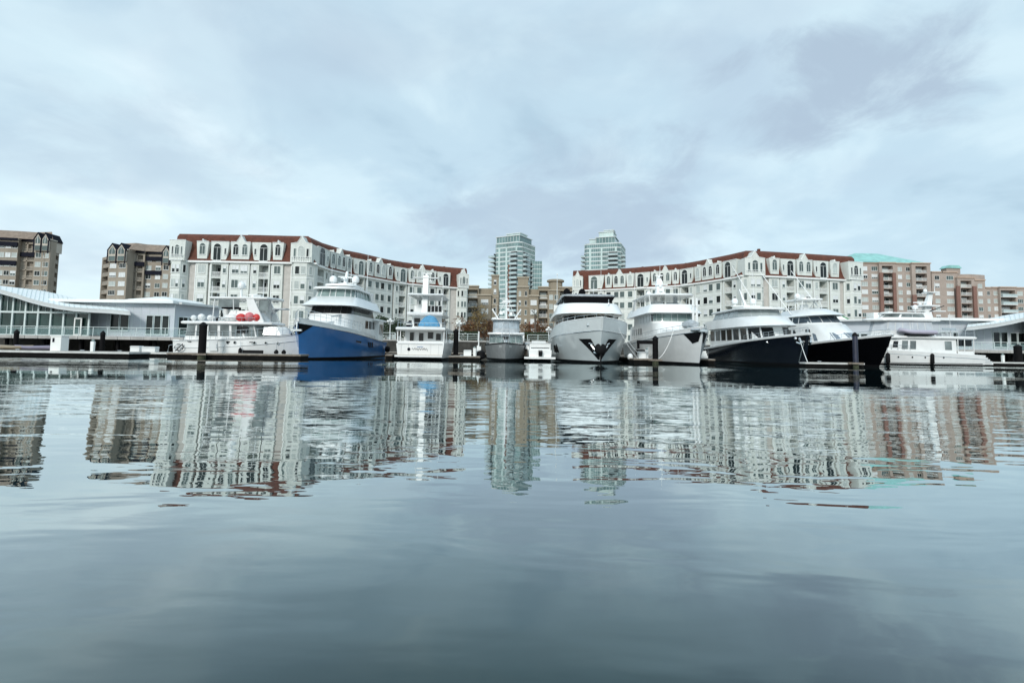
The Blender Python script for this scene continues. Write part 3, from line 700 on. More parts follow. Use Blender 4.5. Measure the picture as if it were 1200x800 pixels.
# ------------------------------------------------------------------ glass towers
m_tglass = mat('tower_glass', (0.15, 0.235, 0.235), 0.12, var=0.4, vscale=0.16)
m_tpale = mat('tower_panel', (0.47, 0.58, 0.56), 0.35, var=0.12, vscale=0.3)
m_twhite = mat('tower_concrete', (0.58, 0.62, 0.61), 0.7, var=0.08, vscale=0.3)
m_bglass = mat('tower_balcony_glass', (0.36, 0.46, 0.47), 0.15, var=0.15, vscale=0.3)
def tower(label, px, D, rot, W, nfl, ztop, side_cols, penth, seed, red=False, px_py=300):
    c = U(px, px_py, D); root = thing('glass_tower', label, 'tower', (c.x, c.y, QZ), rot, 'high glass towers')
    rnd = random.Random(seed); fh = 2.85; zt = ztop - QZ
    h = W / 2; ch = 2.2
    ol = [(-h, -h + ch), (-h + ch, -h), (h - ch, -h), (h, -h + ch), (h, h), (-h, h)]
    core = MB([m_tglass]); core.prism(ol, 0, zt, 0, None, 'xy'); core.build('glass_wall', root)
    pan = MB([m_tpale, m_twhite])
    # vertical opaque bands and mullions on the faces that face the water (-y) and the sides
    for i in range(15):
        x = -h + ch + (W - 2 * ch) * i / 14; pan.box(x - .07, x + .07, -h - .12, -h - .004, 0, zt, 0)
        y = -h + ch + (W - ch) * i / 14
        for s_ in (-1, 1): pan.box(min(s_ * (h + .12), s_ * (h + .004)), max(s_ * (h + .12), s_ * (h + .004)), y - .07, y + .07, 0, zt, 0)
    for x0, x1 in ((-h + ch + 1.3, -h + ch + 2.6), (-.8, .4), (h - ch - 1.1, h - ch - .2)): pan.box(x0, x1, -h - .2, -h - .125, 0, zt - 3, 0)
    if red: pan2 = MB(m_redbase); pan2.box(1.1, 2.2, -h - .5, -h - .21, 0, 50); pan2.build('brick_fin', root)
    pan.build('mullion', root)
    n = int(zt / fh)
    for k_ in range(1, n + 1):
        z = zt - fh * (k_ - 1) - .2; sl = MB([m_twhite])
        sl.prism([(x * 1.014, y * 1.014) for x, y in ol], z - .75, z, 0, None, 'xy'); sl.build('floor_slab', root)
        if k_ < 2: continue
        for (cx0, cy0, bw, bd, top_k) in side_cols:
            if k_ < top_k: continue
            dr = MB(m_dark); sx_, sy_ = abs(cx0) > h - .5, abs(cy0) > h - .5  # dark box proud of the glass, painting a shaded recess behind each balcony
            if sx_: s1 = 1 if cx0 > 0 else -1; dr.box(min(s1 * (h + .13), s1 * (h + .2)), max(s1 * (h + .13), s1 * (h + .2)), cy0 - bd * .42, cy0 + bd * .42, z - fh + .12, z - .5)
            if sy_: dr.box(cx0 - bw * .42, cx0 + bw * .42, -h - .3, -h - .21, z - fh + .12, z - .5)
            if dr.f: dr.build('balcony_recess_shade', root)
            b = MB([m_twhite, m_bglass])
            b.box(cx0 - bw/2, cx0 + bw/2, cy0 - bd/2, cy0 + bd/2, z - fh - .15, z - fh + .12, 0)
            t_ = .08
            b.box(cx0 - bw/2, cx0 + bw/2, cy0 - bd/2, cy0 - bd/2 + t_, z - fh + .12, z - fh + 1.15, 1)
            b.box(cx0 - bw/2, cx0 - bw/2 + t_, cy0 - bd/2 + t_, cy0 + bd/2, z - fh + .12, z - fh + 1.15, 1)
            b.box(cx0 + bw/2 - t_, cx0 + bw/2, cy0 - bd/2 + t_, cy0 + bd/2, z - fh + .12, z - fh + 1.15, 1)
            b.build('balcony', root)
    for (x0, x1, y0, y1, z0, z1, mi) in penth:
        q = MB([m_tpale, m_tglass, m_twhite]); q.box(x0, x1, y0, y1, zt + z0, zt + z1, mi); q.box(x0 - .5, x1 + .5, y0 - .5, y1 + .5, zt + z1 + .003, zt + z1 + .45, 2)
        nn = int((x1 - x0) / 2)
        for i in range(nn + 1):
            x = x0 + (x1 - x0) * i / nn; q.box(x - .1, x + .1, y0 - .12, y0 - .003, zt + z0, zt + z1, 2)
        q.build('penthouse', root)
    return root
h = 9.5
tower('blue green glass tower with stacked curved balconies, left and nearer of the two towers', 603, 320, R(-30), 19, 22, 66.5,
      [(-h - 1.6, -h + 3.0, 4.6, 6.5, 3), (h - 4.2, -h - .8, 5.0, 2.8, 3), (h + .9, -h + 6, 2.4, 6, 3), (h + .8, h - 4, 2.4, 5, 5)],
      [(-h + 1.2, h - 1.5, -h + 1.2, h - 2, 0, 3.6, 1), (-3.5, 6, -4, 5, 3.6, 6.0, 0)], 5, True)
sh = MB([m_tglass, m_tpale, m_twhite]); c = U(630, 320, 322)
sh.box(-3.5, 2.6, -4, 9, 0, 56 - QZ, 0)
for i in range(19): sh.box(-3.6, 2.7, -4.15, 9.1, 53.6 - QZ - 2.85 * i, 53.95 - QZ - 2.85 * i, 2)
for i in range(5): sh.box(-3.5 + i * 1.5 - .08, -3.5 + i * 1.5 + .08, -4.12, -4.003, 0, 56 - QZ, 1)
twr = [o_ for o_ in bpy.data.objects if o_.name.startswith('glass_tower')][0]
o = sh.build('side_wing', twr); o.matrix_basis = (TZ(*twr.location) @ Matrix.Rotation(R(-30), 4, 'Z')).inverted() @ TZ(c.x, c.y, QZ)
tower('grey glass tower with stepped crown rising behind the right crescent', 709, 345, R(-20), 24, 24, 71.5,
      [(-12.9, -7.5, 3.2, 7, 3), (12 - 4.6, -12.9, 6.5, 2.8, 3), (12.9, -5, 2.8, 6, 3), (13.6, 5, 4.0, 8, 7)],
      [(-9, -5, -7.5, 6, 0, 3.5, 0), (-4.5, 8, -8.5, 7, 0, 4.2, 1), (-3, 6.5, -6, 6, 4.2, 8.2, 0), (0, 6, -3, 4, 8.2, 10, 0)], 6)
# ------------------------------------------------------------------ waterside pavilions
m_pav = mat('pavilion_panel', (0.50, 0.54, 0.585), 0.45, var=0.05, vscale=0.6)
m_pavroof = mat('pavilion_roof', (0.80, 0.83, 0.83), 0.4, var=0.05, vscale=0.4)
m_pavglass = mat('pavilion_glass', (0.022, 0.048, 0.042), 0.06, var=0.6, vscale=0.45)
m_pavsteel = mat('pavilion_steel', (0.62, 0.70, 0.69), 0.4, var=0.06)
m_rail_glass = mat('balustrade_glass', (0.34, 0.50, 0.50), 0.1, var=0.1); m_rail_glass.node_tree.nodes['Principled BSDF'].inputs['Alpha'].default_value = 0.16
def pavilion(label, D, shell_front, shell_back, wall, recess, dome, deck, glass, wins, flat_z, door=None, sh_depth=15):
    c = U(sum(deck) / 2, 400, D); root = thing('harbour_pavilion', label, 'pavilion', (c.x, D, 0)); inv = TZ(-c.x, -D, 0)
    def part(mb, name, smooth=None, par=None):
        o = mb.build(name, par or root, smooth)
        if par is None: o.matrix_basis = inv
        return o
    X = lambda px, d=D: U(px, 380, d).x
    # shell roof
    rf = MB(m_pavroof)
    top = [(lambda p: (p.x, p.y, p.z))(U(px, y, D - 2)) for px, y in shell_front]
    bk = [(lambda p: (p.x, p.y, p.z))(U(px, y, D + sh_depth)) for px, y in shell_back]
    rings = []
    for f, b in zip(top, bk):
        m1 = [f[i] * .7 + b[i] * .3 for i in range(3)]; m1[2] += .25
        m2 = [f[i] * .35 + b[i] * .65 for i in range(3)]; m2[2] += .25
        th = .55
        rings.append([f, m1, m2, b, (b[0], b[1], b[2] - th), (m2[0], m2[1], m2[2] - th), (m1[0], m1[1], m1[2] - th), (f[0], f[1] + .25, f[2] - th)])
    rf.loft(rings); part(rf, 'shell_roof', 35)
    sm = MB(m_pavsteel)
    for ra, rb in zip(rings[:-1], rings[1:]):
        for u in (0, .34, .67): sm.tube([tuple(ra[k][i] * (1 - u) + rb[k][i] * u + (.03 if i == 2 else 0) for i in range(3)) for k in (0, 1, 2, 3)], .035, 0, 4)
    struct(part(sm, 'roof_seam'), 'stuff')
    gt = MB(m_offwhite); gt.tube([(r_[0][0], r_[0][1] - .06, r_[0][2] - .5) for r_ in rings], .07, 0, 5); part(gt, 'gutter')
    # flat block
    DZ = deckz = 2.1
    wb = MB([m_pav, m_pavsteel]); x0, x1 = X(wall[0], D + 2), X(wall[1], D + 2)
    wb.box(x0, x1, D + 2, D + 13, DZ, flat_z - .3)
    r0, r1 = (X(recess[0], recess[2]), recess[2]), (X(recess[1], recess[3]), recess[3])
    T, Ln = frame2(r0, r1); wb.box(0, Ln, 0, .3, DZ, flat_z - .35, 0, T)
    # panel seams as raised battens
    n = int((x1 - x0) / 1.15)
    for i in range(n + 1): wb.box(x0 + (x1 - x0) * i / n - .02, x0 + (x1 - x0) * i / n + .02, D + 1.97, D + 1.999, DZ, flat_z - .32, 1)
    for z in (3.4, 5.3): wb.box(x0, x1, D + 1.975, D + 1.998, DZ + z - 2.1, DZ + z - 2.07, 1)
    part(wb, 'wall')
    fr = MB([m_pavroof, m_offwhite]); lo, hi = min(x0, r0[0], r1[0]), max(x1, r0[0], r1[0])
    fr.box(x0 - .4, x1 + .4, D + .9, D + 14, flat_z - .28, flat_z + .12)
    T, Ln = frame2(r0, r1); fr.box(0, Ln, -1.2, 8, flat_z - .33, flat_z - .03, 1, T)
    part(fr, 'flat_roof')
    if dome:
        dm = MB(m_pavroof); a, b = X(dome[0], D + 3), X(dome[1], D + 3); n = 8
        rings = []
        for i in range(n + 1):
            u = i / n; z = flat_z + .14 + .75 * math.sin(math.pi * u) ** .7; x = a + (b - a) * u
            rings.append([(x, D + 1.2, flat_z + .13), (x, D + 1.2, flat_z + .13 + (z - flat_z - .13) * .35), (x, D + 4, z), (x, D + 9, z), (x, D + 9, flat_z + .13)])
        dm.loft(rings); part(dm, 'curved_skylight', 35)
    # glass hall
    if glass:
        g0, g1 = X(glass[0]), X(glass[1])
        fz = interp(sorted([(p[0], p[2] - .6) for p in top])); N_ = glass[2]
        gb = MB(m_pavglass); st = MB(m_pavsteel)
        ol = [(g0, DZ)] + [(g1, DZ)] + [(g1 + (g0 - g1) * i / 16, fz(g1 + (g0 - g1) * i / 16)) for i in range(17)]
        gb.prism(ol, D, D + .1); part(gb, 'glazing')
        bk_ = MB(m_pav); bk_.box(min(g0, g1), max(g0, g1), D + 12, D + 12.3, DZ, 7); part(bk_, 'back_wall')
        for i in range(N_ + 1):
            x = g0 + (g1 - g0) * i / N_; st.box(x - .11, x + .11, D - .2, D - .005, DZ, fz(x))
            if i < N_: xm = x + (g1 - g0) / N_ / 2; st.box(xm - .03, xm + .03, D - .08, D - .005, DZ + 3.2, fz(xm))
        st.box(g0, g1, D - .24, D - .205, DZ + 3.05, DZ + 3.3); st.box(g0, g1, D - .24, D - .205, DZ, DZ + .15); st.box(g0, g1, D - .1, D - .006, DZ + 1.0, DZ + 1.06)
        part(st, 'glazing_frame')
        if door:
            a, b = X(door[0]), X(door[1]); dr = MB([m_trim, m_pavglass]); dr.box(a, b, D - .34, D - .25, DZ + .02, DZ + 2.5); dr.box(a + .2, b - .2, D - .38, D - .342, DZ + .3, DZ + 2.3, 1); part(dr, 'door')
    for (a, b, ya, yb, n, where) in wins:
        if where == 'front':
            xa, xb = X(a, D + 2), X(b, D + 2); T = TZ(0, D + 1.96, 0)
        else:
            T, Ln = frame2(r0, r1); xa, xb = a * Ln, b * Ln
        for i in range(n):
            w_ = (xb - xa) / n; wm = MB([m_pavsteel, g_dark]); cx_ = xa + w_ * (i + .5)
            win_geo(wm, w_ - .12, yb - ya, 0, 1, T @ TZ(cx_, 0, ya), 0); part(wm, 'window')
    # deck on piles, glass balustrade
    dk = MB([m_concrete, m_wooddark]); d0, d1 = X(deck[0], D - 2.5), X(deck[1], D - 2.5)
    dk.box(d0, d1, D - 2.5, D + 22, DZ - .42, DZ - .004); n = int((d1 - d0) / 1.7)
    for i in range(n + 1): x = d0 + (d1 - d0) * i / n; dk.box(x - .1, x + .1, D - 2.56, D - 2.502, DZ - .42, DZ - .02)
    part(dk, 'deck')
    for i in range(int((d1 - d0) / 5) + 1):
        for yy in (D - 1.2, D + 5):
            pl = MB(m_pile); pl.tube([(d0 + .6 + i * 5, yy, -1), (d0 + .6 + i * 5, yy, DZ - .43)], .22, 0, 8); part(pl, 'pile', 40)
    bm_ = MB(m_wooddark); bm_.box(d0, d1, D + 9, D + 9.3, -1, DZ - .43); part(bm_, 'underdeck_wall')
    n = int((d1 - d0) / 1.9)
    rl = MB([m_pavsteel, m_rail_glass])
    for i in range(n + 1):
        x = d0 + .1 + (d1 - d0 - .2) * i / n; rl.box(x - .035, x + .035, D - 2.42, D - 2.36, DZ, DZ + 1.15)
        if i < n: rl.box(x + .06, x + (d1 - d0 - .2) / n - .06, D - 2.40, D - 2.385, DZ + .12, DZ + .98, 1)
    rl.box(d0 + .05, d1 - .05, D - 2.43, D - 2.35, DZ + 1.152, DZ + 1.22)
    part(rl, 'balustrade')
    return root
pavilion('pale grey pavilion with sweeping white roof and tall glass hall, left edge', 70.5,
    [(-90, 330), (-40, 334), (0, 339), (20, 344.5), (35, 349.5), (50, 353.5), (69, 357.5), (87, 360), (110, 361.5), (130, 362.5), (152, 364.5)],
    [(-90, 330), (-40, 333), (0, 335.5), (22, 337.3), (38, 339), (52, 341), (66, 344), (82, 348), (96, 351.5), (112, 354.5), (128, 357.5)],
    (66, 204), (204, 256, 72.6, 80), (153, 212), (-95, 262), (-60, 105, 11),
    [(129, 152, 3.0, 5.3, 2, 'front'), (171, 199, 2.5, 5.2, 3, 'front'), (.07, .5, 2.5, 5.1, 2, 'recess')], 7.15, door=(89, 98))
pavilion('pale grey pavilion with white shell roof at the right edge of the photo', 79,
    [(1133, 383), (1150, 381), (1166, 379), (1185, 375.5), (1200, 372), (1225, 365), (1250, 360), (1300, 356)],
    [(1140, 375.5), (1152, 374), (1165, 372), (1182, 368.5), (1200, 366), (1222, 361), (1245, 357), (1290, 354)],
    (1057, 1205), (962, 1057, 88, 81.2), None, (955, 1330), (1205, 1300, 7),
    [(1101, 1122, 2.6, 4.9, 3, 'front'), (1162, 1180, 2.6, 5.0, 2, 'front'), (1182, 1200, 2.9, 4.9, 2, 'front'), (.05, .95, 2.6, 4.6, 8, 'recess')], 6.95)
# white plant boxes on the roof behind
rb = MB([m_trim, m_offwhite])
for a, b in ((1024, 1030), (1031, 1040), (1041, 1046)):
    p, q = U(a, 370, 93), U(b, 370, 93); rb.box(p.x, q.x, 93, 95, 2.2, 9.0 - (a % 3) * .2, 0)
tag(center(rb.build('plant_housing')), 'white boxy plant housings in a row above the grey pavilion roof, before the brick block', 'plant housing')
# tent with green edges
p = U(995, 374, 92); tn = MB([m_trim, mat('green_canvas', (0.02, 0.22, 0.07), .7)]); 
rt = thing('canopy_tent', 'small white peaked tent with green edges above the grey pavilion roof', 'tent', (p.x, 96, QZ))
h0 = p.z - QZ
tn.add([(-2, -2, h0 - .3), (2, -2, h0 - .3), (2, 2, h0 - .3), (-2, 2, h0 - .3), (0, 0, h0 + 1.5)], [(0, 1, 4), (1, 2, 4), (2, 3, 4), (3, 0, 4)], 0)
for a in ((-2, -2), (2, -2), (2, 2), (-2, 2)): tn.tube([(a[0], a[1], h0 - .3), (0, 0, h0 + 1.52)], .12, 1, 5)
tn.build('canopy', rt)
for a in ((-2, -2), (2, -2), (2, 2), (-2, 2)):
    q = MB(m_steel); q.tube([(a[0], a[1], 0), (a[0], a[1], h0 - .3)], .05); q.build('pole', rt)

# ------------------------------------------------------------------ planting along the promenade
def leafmat(name, c1, c2):
    m = mat(name, c1, 0.7, var=0.5, vscale=2.2); return m
m_leafdark = leafmat('dark_foliage', (0.030, 0.050, 0.020), None)
m_leafgreen = leafmat('green_foliage', (0.055, 0.105, 0.030), None)
m_leafrust = leafmat('rusty_foliage', (0.145, 0.070, 0.028), None)
m_leafgold = leafmat('golden_foliage', (0.20, 0.135, 0.045), None)
m_bark = mat('bark', (0.11, 0.085, 0.065), .9, var=.3)
def crown(mb, c, rx, ry, rz, n, size, rnd, mi=0):
    lumps = [(rnd.uniform(-.55, .55), rnd.uniform(-.55, .55), rnd.uniform(-.5, .6), rnd.uniform(.35, .6)) for _ in range(9)]
    for i in range(n):
        l = rnd.choice(lumps); a = rnd.uniform(0, 6.283); u = rnd.uniform(-1, 1); r = l[3] * rnd.uniform(.5, 1) ** .5
        q = math.sqrt(1 - u * u)
        p = Vector((c[0] + rx * (l[0] + r * q * math.cos(a)), c[1] + ry * (l[1] + r * q * math.sin(a)), c[2] + rz * (l[2] + r * u)))
        d1 = Vector((rnd.uniform(-1, 1), rnd.uniform(-1, 1), rnd.uniform(-1, 1))).normalized(); d2 = d1.orthogonal().normalized()
        s_ = size * rnd.uniform(.6, 1.3)
        mb.add([p - d1 * s_, p + d2 * s_ * .5, p + d1 * s_, p - d2 * s_ * .5], [(0, 1, 2, 3)], mi)
def bush(name, label, px, D, w, h, matl, seed, group, n=1400, cat='shrub'):
    rnd = random.Random(seed); p = U(px, 400, D); rt = thing(name, label, cat, (p.x, D, QZ), 0, group)
    c = MB(matl); crown(c, (0, 0, h * .52), w / 2, 1.3, h * .5, n, .16, rnd); c.build('foliage', rt)
    s_ = MB(m_bark)
    for i in range(7):
        a = rnd.uniform(0, 6.28); s_.tube([(0, 0, 0), (math.cos(a) * w * .1, math.sin(a) * .3, h * .3), (math.cos(a) * w * .28, math.sin(a) * .6, h * .75)], .045, 0, 5, r2=.012)
    s_.build('stem', rt)
gs = 'shrubs along the promenade'
bush('shrub', 'dark green shrub between the blue yacht and the first globe lamp', 452, 87, 4.2, 4.4, m_leafdark, 1, gs)
bush('shrub', 'dark green shrub just right of the first globe lamp', 464, 88, 3.8, 4.2, m_leafdark, 2, gs)
bush('shrub', 'low dark shrub hidden behind the white stern-on cruiser', 487, 89, 5.0, 2.6, m_leafdark, 3, gs)
bush('shrub', 'rust brown shrub beside the right end of the left white crescent', 546, 92, 5.0, 4.6, m_leafrust, 4, gs)
bush('shrub', 'rust brown shrub under the golden tree', 569, 93, 5.2, 4.4, m_leafrust, 5, gs)
bush('shrub', 'dark brown shrub directly behind the grey workboat', 590, 91, 4.5, 2.4, m_leafdark, 6, gs)
bush('shrub', 'rust brown shrub right of the palm tree', 621, 94, 5.0, 4.4, m_leafrust, 7, gs)
bush('shrub', 'wide rust brown shrub left of the silver yacht', 644, 94, 6.2, 4.3, m_leafrust, 8, gs)
bush('shrub', 'dark green shrub beside the right globe lamp, left of the silver yacht', 652, 87, 4.4, 2.0, m_leafdark, 9, gs)
for px, w, lab, sd in ((541, 5.5, 'clipped green hedge between the stern-on cruiser and the grey workboat', 21), (627, 5.0, 'clipped green hedge behind the small white dinghy', 22)):
    p = U(px, 400, 86.5); rnd = random.Random(sd); rt = thing('hedge', lab, 'hedge', (p.x, 86.5, QZ)); hb = MB(m_leafdark)
    for i in range(2600):
        q = Vector((rnd.uniform(-w/2, w/2), rnd.uniform(-.5, .5), rnd.uniform(0, 1.7))); f = rnd.random()
        if f < .4: q.z = 1.7 + rnd.uniform(-.08, .06)
        elif f < .75: q.y = -.5 + rnd.uniform(-.08, .05)
        d1 = Vector((rnd.uniform(-1, 1), rnd.uniform(-1, 1), rnd.uniform(-1, 1))).normalized(); d2 = d1.orthogonal()
        hb.add([q - d1 * .12, q + d2 * .07, q + d1 * .12, q - d2 * .07], [(0, 1, 2, 3)])
    hb.build('foliage', rt); s_ = MB(m_bark)
    for i in range(8): s_.tube([(-w/2 + .3 + i * (w - .6) / 7, 0, 0), (-w/2 + .3 + i * (w - .6) / 7, 0, .9)], .03, 0, 4)
    s_.build('stem', rt)
def tree(name, label, px, D, h, cw, ch, matl, seed, n=1300):
    rnd = random.Random(seed); p = U(px, 380, D); rt = thing(name, label, 'tree', (p.x, D, QZ)); t_ = MB(m_bark)
    t_.tube([(0, 0, 0), (.05, 0, h * .3), (-.03, 0, h * .6), (0, 0, h * .95)], .13, 0, 7, r2=.03)
    for i in range(11):
        a = rnd.uniform(0, 6.28); z = h * rnd.uniform(.35, .8); r_ = cw * .42 * rnd.uniform(.6, 1)
        t_.tube([(0, 0, z), (r_ * .5 * math.cos(a), r_ * .5 * math.sin(a), z + h * .1), (r_ * math.cos(a), r_ * math.sin(a), z + h * .24)], .045, 0, 5, r2=.012)
    t_.build('trunk', rt); c = MB(matl); crown(c, (0, 0, h - ch / 2), cw / 2, cw / 2, ch / 2, n, .14, rnd); c.build('crown', rt)
tree('young_tree', 'thin golden leaved young tree left of the grey workboat', 560, 90, 6.6, 3.2, 5.0, m_leafgold, 3, 700)
tree('young_tree', 'bronze leaved young tree behind the blue dinghy cover of the cruiser', 507, 92, 5.2, 3.0, 3.6, m_leafrust, 4, 700)
def palm(label, px, D, h, seed):
    rnd = random.Random(seed); p = U(px, 380, D); rt = thing('palm_tree', label, 'palm tree', (p.x, D, QZ)); t_ = MB(m_bark)
    t_.tube([(0, 0, 0), (.05, 0, h * .5), (0, 0, h)], .2, 0, 8, r2=.17); t_.build('trunk', rt); c = MB(m_leafdark)
    for i in range(26):
        a = rnd.uniform(0, 6.28); el = rnd.uniform(-.5, 1.1); Lf = rnd.uniform(1.1, 1.6)
        d = Vector((math.cos(a) * math.cos(el), math.sin(a) * math.cos(el), math.sin(el))); sd = Vector((-math.sin(a), math.cos(a), 0)); o_ = Vector((0, 0, h))
        tip = o_ + d * Lf * .55
        for j in range(9):
            f = (j - 4) / 4; e = tip + (d + sd * f * .8).normalized() * Lf * .5 + Vector((0, 0, -.25 * abs(f)))
            c.add([tip, tip + sd * .05 * (1 if f > 0 else -1), e], [(0, 1, 2)])
        c.tube([o_, tip], .02, 0, 4)
    c.build('crown', rt)
palm('short fan palm in front of the taupe block, right of the grey workboat mast', 627, 93, 5.2, 4)
# lamp posts with globe clusters
def lamp(label, px, D, h):
    p = U(px, 390, D); rt = thing('street_lamp', label, 'street lamp', (p.x, D, QZ), 0, 'globe lamps on the promenade')
    q = MB(m_offwhite); q.lathe([(.16, 0), (.16, .3), (.08, .45), (.06, h)], 0, 10); q.build('post', rt, 40)
    q = MB(m_offwhite)
    for i in range(4):
        a = R(45 + 90 * i); q.tube([(0, 0, h - .5), (.42 * math.cos(a), .42 * math.sin(a), h - .55), (.42 * math.cos(a), .42 * math.sin(a), h - .3)], .03, 0, 5)
    q.build('bracket', rt)
    for i in range(5):
        a = R(45 + 90 * i); c = (.42 * math.cos(a), .42 * math.sin(a), h - .1) if i < 4 else (0, 0, h + .22)
        q = MB(m_trim); q.ball(c, .21); q.build('globe', rt, 60)
lamp('white globe cluster lamp post left of the stern-on white cruiser', 457, 84.8, 3.3)
lamp('white globe cluster lamp post right of the stern-on white cruiser', 538, 84.8, 3.1)
lamp('white globe cluster lamp post left of the silver yacht', 643, 84.8, 2.3)
# promenade railing
def railing(label, px0, px1, D, z, h=1.05, matl=m_pavsteel):
    a, b = U(px0, 400, D).x, U(px1, 400, D).x; rt = thing('railing', label, 'railing', ((a + b) / 2, D, z), 0, 'metal railings by the water'); w_ = b - a; n = int(w_ / 1.6)
    for i in range(n + 1):
        q = MB(matl); q.box(-w_/2 + w_ * i / n - .035, -w_/2 + w_ * i / n + .035, -.03, .03, 0, h); q.build('post', rt)
    q = MB(matl); q.box(-w_/2, w_/2, -.035, .035, h + .002, h + .07)
    for z_ in (.25, .5, .75): q.box(-w_/2, w_/2, -.065, -.032, z_, z_ + .03)
    q.build('rail', rt)
railing('grey metal promenade railing between blue yacht and stern-on cruiser', 441, 463, 84.4, QZ + .23)
railing('grey metal promenade railing right of the stern-on white cruiser', 524, 560, 84.4, QZ + .23)
railing('grey metal promenade railing left of the silver yacht', 618, 655, 84.4, QZ + .23)
for px, t_, lab in ((612, 398, 'white service box on the promenade just right of the grey workboat'), (601, 398, 'white service box on the promenade behind the grey workboat')):
    p = U(px, 400, 84.0); q = MB([m_trim, m_offwhite]); q.box(-.35, .35, -.2, .2, 0, 1.5); q.prism([(-.42, 1.503), (.42, 1.503), (.3, 1.7), (-.3, 1.7)], -.27, .27, 1)
    o = q.build('service_box'); o.location = (p.x, 84.9, QZ); tag(o, lab, 'service box')

# ------------------------------------------------------------------ docks
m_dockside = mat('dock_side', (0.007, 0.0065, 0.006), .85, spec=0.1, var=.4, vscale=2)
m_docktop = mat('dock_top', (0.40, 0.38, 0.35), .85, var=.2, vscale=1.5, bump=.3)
m_cap = mat('dock_cap_strip', (0.62, 0.62, 0.60), .6, var=.15)
def dock(label, x0, x1, y0, y1, top=.48, cap=False):
    cx_, cy_ = (x0 + x1) / 2, (y0 + y1) / 2; rt = thing('floating_dock', label, 'dock', (cx_, cy_, 0), 0, 'floating docks')
    w_, d_ = (x1 - x0) / 2, (y1 - y0) / 2
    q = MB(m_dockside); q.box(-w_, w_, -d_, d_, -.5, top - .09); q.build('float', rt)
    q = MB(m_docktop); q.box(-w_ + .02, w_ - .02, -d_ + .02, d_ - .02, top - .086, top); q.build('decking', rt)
    q = MB(m_cap if cap else m_wood); e = .05
    q.box(-w_ - e, w_ + e, -d_ - e, -d_ - .003, top - .16, top - .02); q.box(-w_ - e, w_ + e, d_ + .003, d_ + e, top - .16, top - .02)
    q.box(-w_ - e, -w_ - .003, -d_, d_, top - .16, top - .02); q.box(w_ + .003, w_ + e, -d_, d_, top - .16, top - .02)
    q.build('rub_strip', rt)
    return rt
def DX(px, D): return U(px, 415, D).x
dock('long floating dock with pale edge, in front of the left pavilion', DX(-90, 43.5), DX(151, 43.5), 43.5, 46, .5, True)
dock('pale floating dock between the left pavilion dock and the white trawler', DX(140, 50), DX(206, 50), 50, 53, .4, True)
dock('dark floating dock alongside the white trawler yacht', DX(196, 45.4), DX(352, 45.4), 45.4, 47.2, .48)
dock('finger dock between the blue yacht and the stern-on cruiser', DX(452, 54), DX(459.5, 54), 54, 72)
dock('finger dock right of the stern-on white cruiser', DX(526, 53.5), DX(562, 53.5), 53.5, 56, .42)
dock('finger dock with the white dinghy, left of the silver yacht', DX(617, 58.2), DX(647, 58.2), 60.5, 72)
dock('finger dock between the silver yacht and the white bow-on yacht', DX(743, 50.0), DX(766, 50.0), 50.0, 52.4, .5)
dock('finger dock in front of the black sport fisher, pale edge', DX(944, 48.0), DX(1012, 48.0), 48.0, 48.9, .42, True)
dock('floating dock at the right edge beyond the white motor yacht', DX(1152, 63), DX(1300, 63), 63, 66, .5, True)
dock('main walkway dock running behind all the moored yachts', -34, 46, 76, 79, .5)
def pile(label, px, D, ztop, r, cap=True, matl=m_pile, arm=None):
    x = DX(px, D); rt = thing('mooring_pile', label, 'pile', (x, D, 0), 0, 'dark mooring piles')
    q = MB(matl); q.lathe([(r, -1.2), (r * 1.02, .3), (r, ztop - .1), (r * .96, ztop)], 0, 14); q.build('shaft', rt, 40)
    q = MB(m_rubber); q.lathe([(r * 1.1, ztop + .003), (r * 1.1, ztop + .12), (r * .4, ztop + .32), (.02, ztop + .36)], 0, 14); q.build('cap', rt, 40)
    q = MB(mat('weed_band', (0.05, 0.055, 0.03), .9, var=.5, vscale=8, bump=.8)); q.lathe([(r * 1.05, -.3), (r * 1.1, -.1), (r * 1.09, .2), (r * 1.03, .28)], 0, 14); q.build('weed_band', rt, 40)
    q = MB(m_wood); q.box(-r - .3, r + .3, -r - .12, -r - .01, .3, .46); q.box(-r - .3, r + .3, r + .01, r + .12, .3, .46); q.build('guide_frame', rt)
    if arm: q = MB(m_pile); q.box(arm, -r - .004, -.18, .18, ztop - .45, ztop - .1); q.box(arm, arm + .2, -.12, .12, ztop - .9, ztop - .452); q.build('arm', rt)
    return rt
pile('short dark pile by the glass hall, leftmost of the piles', 17.5, 47.2, 2.0, .19)
pile('short dark pile in front of the pavilion between its glass hall and windows', 119, 47.2, 2.0, .19)
pile('tall black pile in front of the white trawler yacht', 236.5, 45.2, 2.85, .31)
pile('tall black pile right of the stern-on cruiser', 534, 56.3, 3.0, .27)
pile('black pile with a side arm in front of the white bow-on yacht', 768, 49.6, 2.35, .27, arm=-1.75)
pile('tall dark blue pile in front of the black sport fisher hull', 1002.5, 47.6, 2.9, .22, matl=mat('blue_pile', (0.014, 0.016, 0.034), .5, var=.3))
pile('black pile at the right edge before the pavilion', 1193, 66.3, 2.4, .42)
